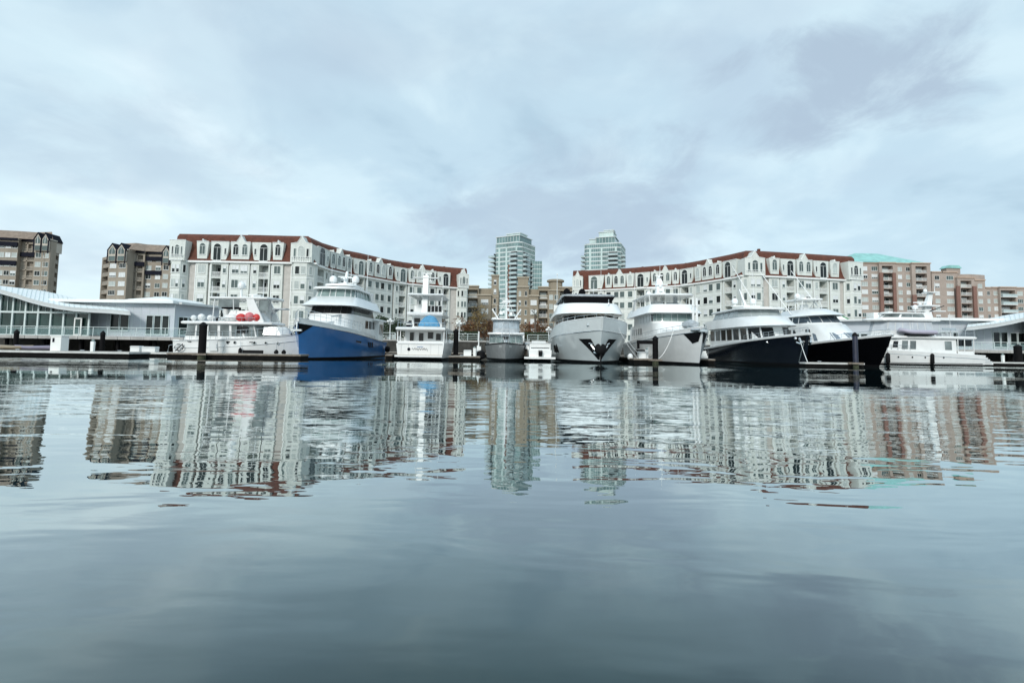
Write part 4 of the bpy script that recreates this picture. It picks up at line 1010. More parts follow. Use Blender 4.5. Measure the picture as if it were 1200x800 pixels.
# white pillar and dock furniture
p = DX(69, 45); rt = thing('dock_cabinet', 'tall white cabinet standing on the long left dock', 'cabinet', (p, 45, .5))
q = MB(m_trim); q.box(-.45, .45, -.4, .4, 0, 1.25); q.box(-.5, .5, -.45, .45, 1.253, 1.33); q.build('body', rt); q = MB(m_navytrim); q.box(-.28, -.12, -.43, -.403, .75, 1.1); q.build('emblem', rt)
def dockbox(label, px, D, w_=1.0, h_=.5, top=.5):
    x = DX(px, D); rt = thing('dock_box', label, 'dock box', (x, D, top), 0, 'white dock boxes')
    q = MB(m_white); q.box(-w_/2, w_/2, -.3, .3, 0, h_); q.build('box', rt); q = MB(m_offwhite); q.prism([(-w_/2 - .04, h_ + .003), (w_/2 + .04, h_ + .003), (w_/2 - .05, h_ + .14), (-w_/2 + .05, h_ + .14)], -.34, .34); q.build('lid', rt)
dockbox('white dock box on the pale dock left of the trawler', 160, 51, .9, .45, .4)
dockbox('wide white dock box on the pale dock, nearer the trawler', 176, 51, 1.3, .4, .4)
dockbox('white dock box on the finger dock by the tall pile', 548, 55, .8, .5, .42)
dockbox('white dock box between silver and white bow-on yachts', 752, 51.2, .7, .55, .5)
def kit(label, px, D, top):
    x = DX(px, D); rt = thing('power_pedestal', label, 'pedestal', (x, D, top), 0, 'dock power pedestals')
    q = MB(m_trim); q.prism([(-.12, 0), (.12, 0), (.15, .85), (-.15, .85)], -.1, .1); q.build('post', rt); q = MB(m_glass2); q.lathe([(.1, .853), (.12, .95), (.03, 1.02)], 0, 8); q.build('lamp_head', rt)
kit('small power pedestal on the long left dock', 108, 45, .5)
kit('small power pedestal on the finger dock right of the cruiser', 556, 54.6, .42)
kit('small power pedestal between silver and white bow-on yachts', 758, 51.6, .5)
kit('small power pedestal on the dock at the right edge', 1175, 64, .5)
# bits stored on the left dock
for px, cl, lab in ((38, (0.20, 0.18, 0.24), 'lilac grey covered kayak lying on the left dock'), (17, (0.25, 0.2, 0.14), 'brown covered kayak lying at the left edge')):
    q = MB(mat('kayak_' + ('a' if px > 20 else 'b'), cl, .6)); rings = []
    for i in range(9):
        u = i / 8; x = -1.6 + 3.2 * u; w_ = .34 * math.sin(math.pi * (.05 + .9 * u)) ** .6
        rings.append([(x, w_ * math.cos(a), .22 + .18 * math.sin(a) + .12 * abs(u - .5)) for a in [2 * math.pi * k / 8 for k in range(8)]])
    q.loft(rings); o = q.build('kayak', None, 50); o.location = (DX(px, 45.2), 45.2, .5); tag(o, lab, 'kayak')
# ------------------------------------------------------------------ boat tools  (boat space: x to the bow, y to port, z up)
class Hull:
    def __init__(s, L, B, z0, z1, rake=2.0, tm=.45, pd=2.6, pw=1.6, zb=-.7, wl=.84, sp=2.0, ex=1.0):
        s.L, s.B, s.z0, s.z1, s.rake, s.tm, s.pd, s.pw, s.zb, s.wl, s.sp, s.ex = L, B, z0, z1, rake, tm, pd, pw, zb, wl, sp, ex
    def zs(s, t): return s.z0 + (s.z1 - s.z0) * max(0, t) ** s.sp
    def at(s, t, z, side=1, off=0.0):
        f = (z - s.zb) / (s.zs(t) - s.zb); g = (z - s.zb) / (s.z1 - s.zb)
        xb = s.L - s.rake * (1 - g) * (1 if g > 1 else (1 - g) ** .15)
        fc = min(1.0, max(0.0, f)); p = s.pw + (s.pd - s.pw) * fc ** 1.5
        u = max(0.0, (t - s.tm) / (1 - s.tm)); w_ = (1 - u ** p) ** s.ex
        b = s.B / 2 * (s.wl + (1 - s.wl) * fc ** .7) * w_ * (.93 + .07 * min(1, t / .3))
        if z < 0: b *= 1 - .5 * (z / s.zb) ** 2
        b += max(0, f - 1) * .15 * w_
        return Vector((t * xb, side * (b + off), z))
    def ts(s, n=26): return [1 - (1 - i / n) ** 1.5 for i in range(n + 1)]
    def mesh(s, mats, n=26):
        mb = MB(mats); ts = s.ts(n)
        def zrow(t): 
            h_ = s.zs(t); return [s.zb, -.2, .03, .17] + [.17 + (h_ - .17) * k / 7 for k in range(1, 8)]
        for sd in (1, -1):
            vs = []; m = 11
            for t in ts: vs += [s.at(t, z, sd) for z in zrow(t)]
            fs = [(i * m + j, i * m + j + 1, (i + 1) * m + j + 1, (i + 1) * m + j) for i in range(len(ts) - 1) for j in range(m - 1)]
            b = len(mb.v); mb.add(vs, fs, 0)
            for q in range(len(fs)):
                if q % (m - 1) < 3: mb.m[len(mb.m) - len(fs) + q] = 1
        z = zrow(0); P = [s.at(0, a, 1) for a in z]; Q = [s.at(0, a, -1) for a in z]
        for j in range(len(z) - 1): mb.add([P[j], P[j+1], Q[j+1], Q[j]], [(0, 1, 2, 3)], 1 if j < 3 else 0)
        a = [s.at(t, s.zb, 1) for t in ts]; c = [s.at(t, s.zb, -1) for t in ts]
        for i in range(len(ts) - 1): mb.add([a[i], a[i+1], c[i+1], c[i]], [(0, 1, 2, 3)], 1)
        return mb
    def deck(s, matl, dz=-.05, t0=0, t1=1.0):
        mb = MB(matl); ts = [t for t in s.ts() if t0 <= t <= t1]
        for a, b in zip(ts[:-1], ts[1:]):
            za, zb_ = s.zs(a) + dz, s.zs(b) + dz
            mb.add([s.at(a, za, 1, -.03), s.at(b, zb_, 1, -.03), s.at(b, zb_, -1, -.03), s.at(a, za, -1, -.03)], [(0, 1, 2, 3)])
        return mb
    def bulwark(s, matl, h, t0=0, t1=1.0, th=.09, capm=None):
        """h: function of t"""
        mb = MB([matl, capm or matl]); ts = [t for t in s.ts() if t0 <= t <= t1]
        for sd in (1, -1):
            rings = []
            for t in ts:
                z = s.zs(t); H = h(t); rings.append([s.at(t, z, sd, .012), s.at(t, z + H * .5, sd, .012), s.at(t, z + H, sd, .012), s.at(t, z + H, sd, -th), s.at(t, z - .04, sd, -th)])
            mb.loft(rings, 0)
            mb.tube([s.at(t, s.zs(t) + h(t) + .02, sd, -.03) for t in ts], .06, 1, 5)
        return mb
    def rub(s, matl, dz=0.0, r=.06, t0=0, t1=1.0):
        mb = MB(matl); ts = [t for t in s.ts() if t0 <= t <= t1]
        for sd in (1, -1): mb.tube([s.at(t, s.zs(t) + dz, sd, .01) for t in ts], r, 0, 5)
        return mb
    def patch(s, mb, quad, side, off=.025, mi=0, n=6):
        """quad: four (t, z) corners, conforming plate on the hull side"""
        q = quad; vs = []
        for i in range(n + 1):
            for j in range(n + 1):
                u, v = i / n, j / n
                t = (q[0][0] * (1-u) + q[1][0] * u) * (1-v) + (q[3][0] * (1-u) + q[2][0] * u) * v
                z = (q[0][1] * (1-u) + q[1][1] * u) * (1-v) + (q[3][1] * (1-u) + q[2][1] * u) * v
                vs.append(s.at(min(t, 1), z, side, off))
        mb.add(vs, [(i * (n+1) + j, i * (n+1) + j + 1, (i+1) * (n+1) + j + 1, (i+1) * (n+1) + j) for i in range(n) for j in range(n)], mi)
    def rail(s, matl, h, t0, t1, n=14, r=.022, inset=.12, base=0.0, mid=True):
        mb = MB(matl)
        for sd in (1, -1):
            P = []
            for i in range(n + 1):
                t = t0 + (t1 - t0) * i / n; z = s.zs(t) + base; a = s.at(t, s.zs(t), sd, -inset); a.z = z; b = Vector((a.x, a.y, z + h)); mb.tube([a, b], r * .8, 0, 4); P.append(b)
            mb.tube(P, r, 0, 5)
            if mid: mb.tube([p - Vector((0, 0, h * .45)) for p in P], r * .6, 0, 4)
        return mb
def plan(x0, x1, w, nose=1.5, n=4, aftw=None):
    """half outline, from the after corner forward; squared-oval nose ending off the centreline"""
    pts = [(x0, aftw or w), (x1 - nose, w)]
    for i in range(1, n): 
        a = math.pi / 2 * i / n; pts.append((x1 - nose + nose * math.sin(a) ** 1.0, w * math.cos(a) ** .55))
    pts.append((x1, w * .14)); return pts
class House:
    def __init__(s, hb, ht, z0, z1, zt=None):
        """hb, ht: half outlines (same count); zt optional per-point top heights"""
        s.n = len(hb); full = lambda h: [Vector((x, y, 0)) for x, y in h] + [Vector((x, -y, 0)) for x, y in reversed(h)]
        s.b, s.t = full(hb), full(ht)
        tops = (zt + zt[::-1]) if zt else [z1] * (2 * s.n)
        for v in s.b: v.z = z0
        for v, z in zip(s.t, tops): v.z = z
    def mesh(s, matl): mb = MB(matl); mb.loft([s.b, s.t]); return mb
    def pt(s, i, u, v, off):
        j = (i + 1) % (2 * s.n); b = s.b[i].lerp(s.b[j], u); t = s.t[i].lerp(s.t[j], u); p = b.lerp(t, v)
        e = (s.b[j] - s.b[i]); n = e.cross(t - b).normalized(); c = sum(s.b, Vector()) / (2 * s.n)
        if n.dot(p - Vector((c.x, c.y, p.z))) < 0: n = -n
        return p + n * off
    def pane(s, matl, i, u0, u1, v0, v1, slant=0.0, off=.022):
        mb = MB(matl); q = [(u0, v0), (u1, v0), (u1 - slant, v1), (u0 - slant, v1)]
        F = [s.pt(i, u, v, off) for u, v in q]; K = [s.pt(i, u, v, .004) for u, v in q]
        mb.add(F + K, [(0, 1, 2, 3), (7, 6, 5, 4), (0, 4, 5, 1), (1, 5, 6, 2), (2, 6, 7, 3), (3, 7, 4, 0)]); return mb
    def band(s, root, matl, edges, v0, v1, gap=.04, slant=0.0, name='window', sides=(1, -1), rng=None, skip=()):
        """edges: {edge index on the port side: panes}; the mirrored edge gets the same"""
        for i, n in edges.items():
            ids = [(i, False)]
            if i < s.n - 1: ids.append((2 * s.n - 2 - i, True))
            a, b = (rng or {}).get(i, (0, 1))
            for k, mir in ids:
                for j in range(n):
                    if (i, j) in skip: continue
                    u0, u1 = a + (b - a) * j / n, a + (b - a) * (j + 1) / n; g = gap / 2 * (b - a)
                    u0 += g; u1 -= g; sl = slant
                    if mir: u0, u1, sl = 1 - u1, 1 - u0, -slant
                    s.pane(matl, k, u0, u1, v0, v1, sl).build(name, root)
def put(root, mb, name, smooth=None): return mb.build(name, root, smooth)
def dome(root, x, y, z, r=.36, matl=None, stalk=.35):
    q = MB(matl or m_white); q.lathe([(r * .3, z - stalk), (r * .3, z), (r * .85, z + .02), (r, z + r * .5), (r * .97, z + r), (r * .75, z + r * 1.5), (r * .35, z + r * 1.8), (.02, z + r * 1.88)], 0, 16, TZ(x, y, 0)); return put(root, q, 'radar_dome', 50)
def antenna(root, x, y, z, h, lean=0.0, leany=0.0, r=.038, matl=None):
    q = MB(matl or m_white); q.tube([(x, y, z), (x + lean, y + leany, z + h)], r, 0, 5, r2=r * .45); return put(root, q, 'antenna')
def radar_bar(root, x, y, z, w_=1.4, rot=0.3):
    q = MB(m_white); T = TZ(x, y, z) @ Matrix.Rotation(rot, 4, 'Z'); q.lathe([(.16, 0), (.16, .18), (.1, .24)], 0, 10, T); q.box(-.06, .06, -w_/2, w_/2, .25, .36, 0, T); return put(root, q, 'radar_bar')
def slab(hb, z0, z1, matl=None, inset=0.06):
    """rounded-edge roof slab from a half outline"""
    full = [(x, y) for x, y in hb] + [(x, -y) for x, y in reversed(hb)]
    cx_ = sum(p[0] for p in full) / len(full); mb = MB(matl or m_white)
    sc = lambda f: [(cx_ + (x - cx_) * f, y * f) for x, y in full]
    m = (z0 + z1) / 2; mb.loft([[(x, y, z) for x, y in sc(f)] for f, z in ((.985, z0), (1, z0 + (z1 - z0) * .3), (1, z0 + (z1 - z0) * .7), (.97, z1))]); return mb
def fender(label, loc, r=.17, l=.75, matl=None, name='fender'):
    q = MB([matl or m_rubber, m_steel]); q.lathe([(.03, -l/2 - .1), (r * .6, -l/2 - .03), (r, -l/2 + .1), (r, l/2 - .1), (r * .6, l/2 + .03), (.03, l/2 + .1)], 0, 10)
    q.tube([(0, 0, l/2 + .08), (0, 0, l/2 + .7)], .015, 1, 4)
    o = q.build(name, None, 50); o.location = loc; tag(o, label, 'fender', 'fenders hanging from boats'); return o
def line(label, a, b, sag=.4, r=.02, matl=None):
    a, b = Vector(a), Vector(b); pts = [a.lerp(b, i / 10) - Vector((0, 0, sag * 4 * (i / 10) * (1 - i / 10))) for i in range(11)]
    q = MB(matl or m_offwhite); q.tube(pts, r, 0, 5); o = q.build('mooring_line'); center(o); tag(o, label, 'mooring line', 'mooring lines'); return o
def bowplace(px, D, L, deg=-90.0):
    x = U(px, 418, D).x; return (x - L * math.cos(R(deg)), D - L * math.sin(R(deg)), 0)
def wpos(root, v): return Matrix.Translation(root.location) @ Matrix.Rotation(root.rotation_euler.z, 4, 'Z') @ Vector(v)

# ============================================================ blue yacht
L = 20.5
rt = thing('motor_yacht', 'blue hulled white motor yacht, bow-on, with dark wraparound windscreen', 'motor yacht', bowplace(347.5, 46, L), R(-90))
h = Hull(L, 6.6, 1.85, 3.3, rake=.75, tm=.40, pd=2.5, pw=1.7, sp=1.6)
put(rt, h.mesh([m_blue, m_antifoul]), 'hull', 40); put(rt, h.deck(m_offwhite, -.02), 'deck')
put(rt, h.bulwark(m_white, lambda t: .22 + .2 * t, .3, 1.0), 'bulwark', 40)
put(rt, h.rub(m_steel, 0, .05), 'rub_rail')
q = MB(m_antifoul)
for sd in (1, -1): h.patch(q, [(.93, 3.15), (1.0, 3.28), (1.0, 2.25), (.985, 2.4)], sd, .03)
put(rt, q, 'anchor_pocket')
q = MB([m_steel, m_rubber]); q.tube([(L - .6, 0, 3.5), (L + .25, 0, 3.35)], .09, 0, 6); q.tube([(L + .2, 0, 3.4), (L + .25, 0, 2.6)], .06); q.box(L + .1, L + .35, -.45, .45, 2.55, 2.72); q.box(L - 1.5, L - .8, -.4, .4, 3.2, 3.75, 1); put(rt, q, 'anchor')
for j in range(3):
    q = MB(m_antifoul); t = .43 - j * .035; h.patch(q, [(t + .012, 1.75), (t + .032, 1.75), (t + .008, 1.15), (t - .012, 1.15)], 1, .03); h.patch(q, [(t + .012, 1.75), (t + .032, 1.75), (t + .008, 1.15), (t - .012, 1.15)], -1, .03); put(rt, q, 'hull_vent')
q = MB(m_glass)
for sd in (1, -1): h.patch(q, [(.56, 1.8), (.62, 1.87), (.62, 1.7), (.56, 1.63)], sd, .03)
put(rt, q, 'porthole')
# trunk, wheelhouse, brow, flybridge
ha = House(plan(1.5, 15.6, 2.55, 2.6), plan(1.5, 13.6, 2.35, 2.2), 2.3, 4.55); put(rt, ha.mesh(m_white), 'deckhouse', 35)
ha.band(rt, m_glass, {0: 4}, .45, .85, .06, rng={0: (.05, .62)})
hb_ = House(plan(4.0, 13.5, 2.35, 1.6), plan(4.0, 12.9, 2.15, 1.6), 4.55, 5.5); put(rt, hb_.mesh(m_white), 'wheelhouse', 35)
hb_.band(rt, m_glass, {0: 3, 1: 1, 2: 1, 3: 1, 4: 1, 5: 1}, .10, .92, .015)
br = House(plan(3.0, 14.3, 2.95, 1.7), plan(3.0, 12.2, 2.35, 1.6), 5.45, 6.55); put(rt, br.mesh(m_white), 'flybridge', 35)
fb = House(plan(5.5, 12.0, 2.2, 1.5), plan(5.8, 11.7, 2.1, 1.5), 6.55, 7.35); put(rt, fb.mesh(m_glass2), 'flybridge_glass', 35)
q = MB(m_white)
for i in range(fb.n * 2): q.tube([fb.pt(i, 0, 0, .02), fb.pt(i, 0, 1, .02)], .05, 0, 4)
for i in (0,):
    for u in (.25, .5, .75):
        for k_ in (0, 2 * fb.n - 2): q.tube([fb.pt(k_, u, 0, .02), fb.pt(k_, u, 1, .02)], .04, 0, 4)
q.each('window_post', rt)
put(rt, slab(plan(4.6, 12.4, 2.4, 1.5), 7.35, 7.58), 'hardtop', 40)
put(rt, slab(plan(6.5, 10.5, 1.7, 1.0), 7.9, 8.12), 'radar_arch', 40)
q = MB(m_white)
for sx in (-1, 1): q.prism([(7, 7.58), (9.6, 7.58), (9.4, 7.9), (7.6, 7.9)], sx * 1.5 - .12, sx * 1.5 + .12); q.prism([(2.5, 5.5), (4.5, 5.5), (6.2, 7.4), (5.0, 7.4)], sx * 2.3 - .1, sx * 2.3 + .1)
q.each('arch_leg', rt)
dome(rt, 8.4, -1.25, 8.5, .42); dome(rt, 8.4, 1.3, 8.5, .42)
q = MB(m_white); q.loft([[(7.9 + dx, dy, 8.1) for dx, dy in ((-.35, -.2), (.35, -.2), (.35, .2), (-.35, .2))], [(7.4 + dx, dy, 9.9) for dx, dy in ((-.15, -.1), (.15, -.1), (.15, .1), (-.15, .1))]]); q.box(7.3, 7.6, -.7, .7, 9.1, 9.2); q.box(7.4, 7.8, -.9, .9, 8.45, 8.55); put(rt, q, 'mast')
radar_bar(rt, 8.3, 0, 8.85); antenna(rt, 7.2, .4, 9.2, 1.6); antenna(rt, 6.5, 2.1, 7.5, 4.6); antenna(rt, 6.5, -2.1, 7.5, 3.0)
put(rt, slab(plan(.2, 5.0, 3.0, .6), 4.35, 4.6), 'boat_deck', 40)
ad = House([(1.6, 2.9), (4.2, 3.05)], [(1.6, 2.95), (4.0, 3.0)], 1.9, 4.35); put(rt, ad.mesh(m_white), 'aft_house'); ad.band(rt, m_glass, {0: 1}, .35, .85, .1, rng={0: (.1, .9)})
put(rt, h.rail(m_steel, .75, .55, .985, 14, base=.55), 'railing')
q = MB(m_white); q.loft([[(x, y, z) for x, y, z in ((13.6, -1.3, 3.2), (16.2, -1, 3.1), (16.2, 1, 3.1), (13.6, 1.3, 3.2))], [(13.8, -1.1, 3.9), (15.6, -.8, 3.6), (15.6, .8, 3.6), (13.8, 1.1, 3.9)]]); put(rt, q, 'foredeck_locker', 40)
q = MB(m_offwhite); q.tube([(11.8, 1.6, 4.7), (15.5, 1.2, 4.2)], .1); q.tube([(11.8, 1.6, 3.6), (11.8, 1.6, 4.7)], .14); put(rt, q, 'davit')
put(rt, (lambda m_: (m_.lathe([(.06, -.3), (.32, -.25), (.42, 0), (.32, .25), (.06, .3)], 0, 12, TZ(1.2, 3.45, .95) @ Matrix.Rotation(R(90), 4, 'X')), m_)[1])(MB(m_rubber)), 'fender_ball', 40)
blue = rt
# ============================================================ silver yacht
L = 27
rt = thing('motor_yacht', 'large silver hulled motor yacht bow-on with V-shaped black anchor recess', 'motor yacht', bowplace(705, 49.5, L, -91.4), R(-91.4))
h = Hull(L, 8.3, 2.3, 3.15, rake=1.5, tm=.50, pd=3.3, pw=2.0, sp=1.8, wl=.86)
put(rt, h.mesh([m_silver, m_antifoul]), 'hull', 40); put(rt, h.deck(m_teak, -.02), 'deck')
put(rt, h.bulwark(mat('silver_bulwark', (.70, .75, .755), .25, var=.04), lambda t: .25 + 1.0 * min(1, max(0, (t - .2) / .6)) ** .8, .1, 1.0, .12, m_white), 'bulwark', 40)
put(rt, h.rub(m_steel, 0, .045), 'rub_rail')
q = MB(m_antifoul)
for sd in (1, -1): h.patch(q, [(.905, 2.35), (.962, 2.35), (.9985, .55), (.992, .3)], sd, .035, n=10); h.patch(q, [(.994, 1.05), (1.0, 1.05), (1.0, .3), (.992, .3)], sd, .04)
put(rt, q, 'anchor_pocket')
for sd in (1, -1):
    q = MB(m_steel); a = h.at(.962, 1.75, sd, .06); b = h.at(.988, .95, sd, .07); c = h.at(.975, 1.0, sd, .07); d = h.at(.997, 1.25, sd, .10)
    q.tube([a, b], .09, 0, 6); q.tube([c, b, d], .12, 0, 6); q.tube([h.at(.953, 1.9, sd, .05), h.at(.97, 1.8, sd, .07)], .08); put(rt, q, 'anchor')
q = MB([m_rubber, m_steel]); q.ball((L - .75, 0, 1.35), .62, 0, None, .5, 1, .95); q.tube([(L - .55, 0, .9), (L - .55, 0, -.6)], .06, 0); put(rt, q, 'bow_fender', 50)
q = MB(m_antifoul)
for sd in (1, -1): h.patch(q, [(.60, 1.75), (.66, 1.75), (.66, .85), (.60, .95)], sd, .03)
put(rt, q, 'side_port')
q = MB(m_steel); q.box(h.at(.95, 3.9, -1).x - .1, h.at(.95, 3.9, -1).x + .15, h.at(.95, 3.9, -1).y - .1, h.at(.95, 3.9, -1).y + .25, 3.65, 3.9); put(rt, q, 'fairlead')
ha = House(plan(3, 19.6, 3.05, 3.0), plan(3, 18.9, 3.0, 2.8), 3.0, 5.3); put(rt, ha.mesh(m_white), 'deckhouse', 35)
ha.band(rt, m_glass, {0: 7, 1: 1, 2: 1, 3: 1, 4: 1, 5: 1}, .45, .93, .06, rng={0: (.1, .98)})
br = House(plan(2, 20.9, 3.9, 4.2), plan(2, 19.3, 3.5, 3.6), 5.25, 6.5, [6.1] + [6.5] * 5); put(rt, br.mesh(m_white), 'upper_deck', 35)
pt_ = House(plan(6, 17.2, 2.9, 2.2), plan(6.4, 16.4, 2.75, 2.0), 6.35, 7.0); put(rt, pt_.mesh(m_glass2), 'bridge_glass', 35)
put(rt, slab(plan(5.0, 17.6, 3.1, 1.2), 7.42, 7.68, m_canvas_grey), 'hardtop', 40)
q = MB(m_canvas_black); q.loft([[(15.6, -2.75, 6.75), (17.3, -2.6, 6.75), (17.3, 2.6, 6.75), (15.6, 2.75, 6.75)], [(15.4, -2.95, 7.41), (17.5, -2.95, 7.41), (17.5, 2.95, 7.41), (15.4, 2.95, 7.41)]]); put(rt, q, 'sun_screen')
q = MB(m_canvas_black)
for sd in (1, -1): q.tube([(15.5, sd * 3.0, 6.2), (15, sd * 2.95, 7.45)], .07); q.tube([(8, sd * 3.0, 6.2), (8, sd * 2.95, 7.45)], .07); q.tube([(13.5, sd * 3.3, 5.6), (12.5, sd * 3.0, 7.4)], .06)
q.each('hardtop_post', rt)
for y, z in ((-2.0, 8.35), (.0, 8.35)):
    dome(rt, 10, y, z, .45, m_canvas_black, .3); q = MB(m_offwhite); q.lathe([(.5, 7.7), (.42, 8.05), (.25, 8.3)], 0, 12, TZ(10, y, 0)); put(rt, q, 'dome_base')
q = MB(m_steel); q.tube([(10.2, -2.6, 7.8), (10.2, .8, 7.8)], .05); q.tube([(10.2, .8, 7.7), (10.2, .8, 8.4)], .05); q.box(9.8, 10.3, .9, 1.6, 7.7, 8.0); put(rt, q, 'equipment_rack')
antenna(rt, 9, 2.6, 7.6, 4.2); antenna(rt, 9, 1.6, 7.6, 2.6)
q = MB(m_steel); q.tube([(19.5, 1.9, 5.6), (19.5, 1.9, 6.9)], .04); q.ball((19.5, 1.9, 6.4), .1); put(rt, q, 'searchlight')
put(rt, h.rail(m_steel, .35, .3, .98, 14, base=1.3, mid=False, r=.02), 'railing')
q = MB(m_navytrim)
for i, (a, b) in enumerate(((0, .25), (.35, .3), (.75, .22), (1.1, .28))): q.box(20.02 - .02 * i, 20.06 - .02 * i, -.8 + a, -.8 + a + b * .8, 5.75, 5.82 + .06 * (i % 2))
silver = rt
# ============================================================ white bow-on yacht
L = 23
rt = thing('motor_yacht', 'white motor yacht bow-on beside the silver one, dark anchor pocket near its bow tip', 'motor yacht', bowplace(824, 48, L, -91.3), R(-91.3))
h = Hull(L, 6.5, 2.0, 3.15, rake=1.45, tm=.42, pd=2.5, pw=1.55, sp=1.7)
put(rt, h.mesh([m_white, m_antifoul]), 'hull', 40); put(rt, h.deck(m_white, -.02), 'deck')
put(rt, h.bulwark(m_white, lambda t: .18 + .25 * t, .0, 1.0), 'bulwark', 40); put(rt, h.rub(m_steel, 0, .04), 'rub_rail')
q = MB(m_antifoul)
for sd in (1, -1): h.patch(q, [(.905, 3.0), (.995, 3.13), (.985, 2.2), (.955, 2.0)], sd, .03)
put(rt, q, 'anchor_pocket')
q = MB(m_steel); q.tube([(L - .9, 0, 3.5), (L + .2, 0, 3.35)], .13); q.box(L - .1, L + .3, -.35, .35, 3.1, 3.3); q.tube([h.at(.95, 3.3, -1, .05), h.at(.995, 3.3, -1, .2)], .12); put(rt, q, 'anchor')
ha = House(plan(2, 16.8, 2.5, 2.6), plan(2, 15.2, 2.35, 2.2), 2.4, 4.35); put(rt, ha.mesh(m_white), 'deckhouse', 35); ha.band(rt, m_glass, {0: 5}, .4, .8, .1, rng={0: (.1, .6)})
hb_ = House(plan(4, 14.2, 2.35, 1.0), plan(4, 14.0, 2.3, 1.2), 4.35, 5.5); put(rt, hb_.mesh(m_white), 'wheelhouse', 35)
hb_.band(rt, m_glass2, {2: 1, 3: 1, 4: 1, 5: 1}, .2, .9, .05); hb_.band(rt, m_glass, {0: 4, 1: 1}, .2, .88, .25, rng={0: (.35, 1)})
br = House(plan(2.5, 15.2, 3.05, 1.3), plan(2.5, 14.0, 2.5, 1.3), 5.45, 6.5); put(rt, br.mesh(m_white), 'flybridge', 35)
put(rt, slab(plan(4.5, 13.6, 2.7, 1.5), 7.55, 7.75), 'hardtop', 40)
q = MB(m_white)
for sd in (1, -1):
    for x in (5.2, 8, 10.5, 12.8): q.tube([(x, sd * 2.35, 6.45), (x, sd * 2.5, 7.6)], .05, 0, 5)
    q.prism([(3.6, 5.5), (5.2, 5.5), (6.4, 7.6), (5.3, 7.6)], sd * 2.55 - .08, sd * 2.55 + .08)
q.each('hardtop_post', rt)
q = MB([m_wood, m_offwhite, m_canvas_grey]); q.box(9.5, 10.5, -1.5, -.3, 6.45, 7.1, 1); q.box(9.5, 10.3, .3, 1.6, 6.45, 7.0, 2); q.box(6.5, 7.4, -.8, .8, 6.45, 7.2, 0); put(rt, q, 'flybridge_seating')
q = MB(m_white); q.loft([[(8 + dx, dy, 7.74) for dx, dy in ((-.9, -.9), (.9, -.9), (.9, .9), (-.9, .9))], [(7.8 + dx, dy, 8.5) for dx, dy in ((-.45, -.45), (.45, -.45), (.45, .45), (-.45, .45))], [(7.5 + dx, dy, 9.9) for dx, dy in ((-.3, -.35), (.3, -.35), (.3, .35), (-.3, .35))], [(7.4 + dx, dy, 10.5) for dx, dy in ((-.1, -.12), (.1, -.12), (.1, .12), (-.1, .12))]])
q.box(7.5, 7.9, -1.6, 1.6, 8.95, 9.07); q.box(7.9, 8.6, -.2, .2, 8.55, 8.65); put(rt, q, 'mast')
radar_bar(rt, 8.2, 0, 9.1, 1.8, .1); radar_bar(rt, 7.6, 0, 10.3, .9, -.3); antenna(rt, 7.3, .2, 10.4, 1.5); antenna(rt, 5.5, -2.6, 7.6, 3.6); antenna(rt, 5.5, 2.6, 7.6, 4.0); dome(rt, 7.6, -1.3, 8.1, .3)
for y in (1.75, 2.15):
    q = MB(m_white); q.tube([(15.0, y, 3.0), (15.0, y, 7.1)], .13, 0, 8); q.box(14.85, 15.15, y - .25, y + .25, 6.2, 6.32); put(rt, q, 'davit_post')
q = MB([m_canvas_grey, m_glass]); rings = []
for i in range(9):
    u = i / 8; w_ = .75 * math.sin(math.pi * (.08 + .84 * u)) ** .5; x = 14.0 + 3.6 * u; hh = .55 * math.sin(math.pi * (.1 + .8 * u)) ** .6
    rings.append([(x, 1.1 + w_, 4.0), (x, 1.1 + w_ * .9, 4.0 + hh * .7), (x, 1.1, 4.0 + hh * 1.25), (x, 1.1 - w_ * .9, 4.0 + hh * .7), (x, 1.1 - w_, 4.0), (x, 1.1, 3.7)])
q.loft(rings); tender = q.build('covered_tender', None, 50); tender.location = rt.location; tender.rotation_euler = rt.rotation_euler; tag(tender, 'grey covered tender on the foredeck of the white bow-on yacht', 'tender')
q = MB(m_offwhite)
q.box(14.3, 14.6, .6, 1.6, 3.0, 3.75); q.box(16.6, 16.9, .6, 1.6, 3.0, 3.75); put(rt, q, 'tender_cradle')
q = MB(m_white); q.loft([[(15.3, -2, 3.1), (18.4, -1.1, 3.1), (18.4, 1.1, 3.1), (15.3, 2, 3.1)], [(15.5, -1.7, 3.6), (18.0, -.9, 3.45), (18.0, .9, 3.45), (15.5, 1.7, 3.6)]]); put(rt, q, 'foredeck_locker')
put(rt, h.rail(m_steel, .55, .35, .97, 14, base=.3), 'railing')
white7 = rt
# ============================================================ navy yacht
L = 22.5
rt = thing('motor_yacht', 'dark navy hulled motor yacht with curved white upper deck and slanting side windows', 'motor yacht', bowplace(949, 50, L, -92.5), R(-92.5))
h = Hull(L, 6.3, 1.55, 3.05, rake=1.0, tm=.42, pd=2.5, pw=1.6, sp=1.25)
put(rt, h.mesh([m_navy, m_antifoul]), 'hull', 40); put(rt, h.deck(m_white, -.02), 'deck')
put(rt, h.bulwark(m_white, lambda t: .16, 0, 1.0, .14), 'bulwark', 40)
q = MB([m_antifoul])
for sd in (1, -1): h.patch(q, [(.93, 2.9), (.99, 3.0), (.985, 2.2), (.955, 2.15)], sd, .03)
put(rt, q, 'anchor_pocket')
for sd in (1, -1):
    q = MB(m_steel); a = h.at(.965, 2.75, sd, .12); q.tube([a, h.at(.975, 2.3, sd, .15)], .12); q.tube([h.at(.955, 2.3, sd, .12), h.at(.975, 2.15, sd, .15), h.at(.99, 2.4, sd, .2)], .11); q.ball(h.at(.95, 2.7, sd, .1), .17); put(rt, q, 'anchor')
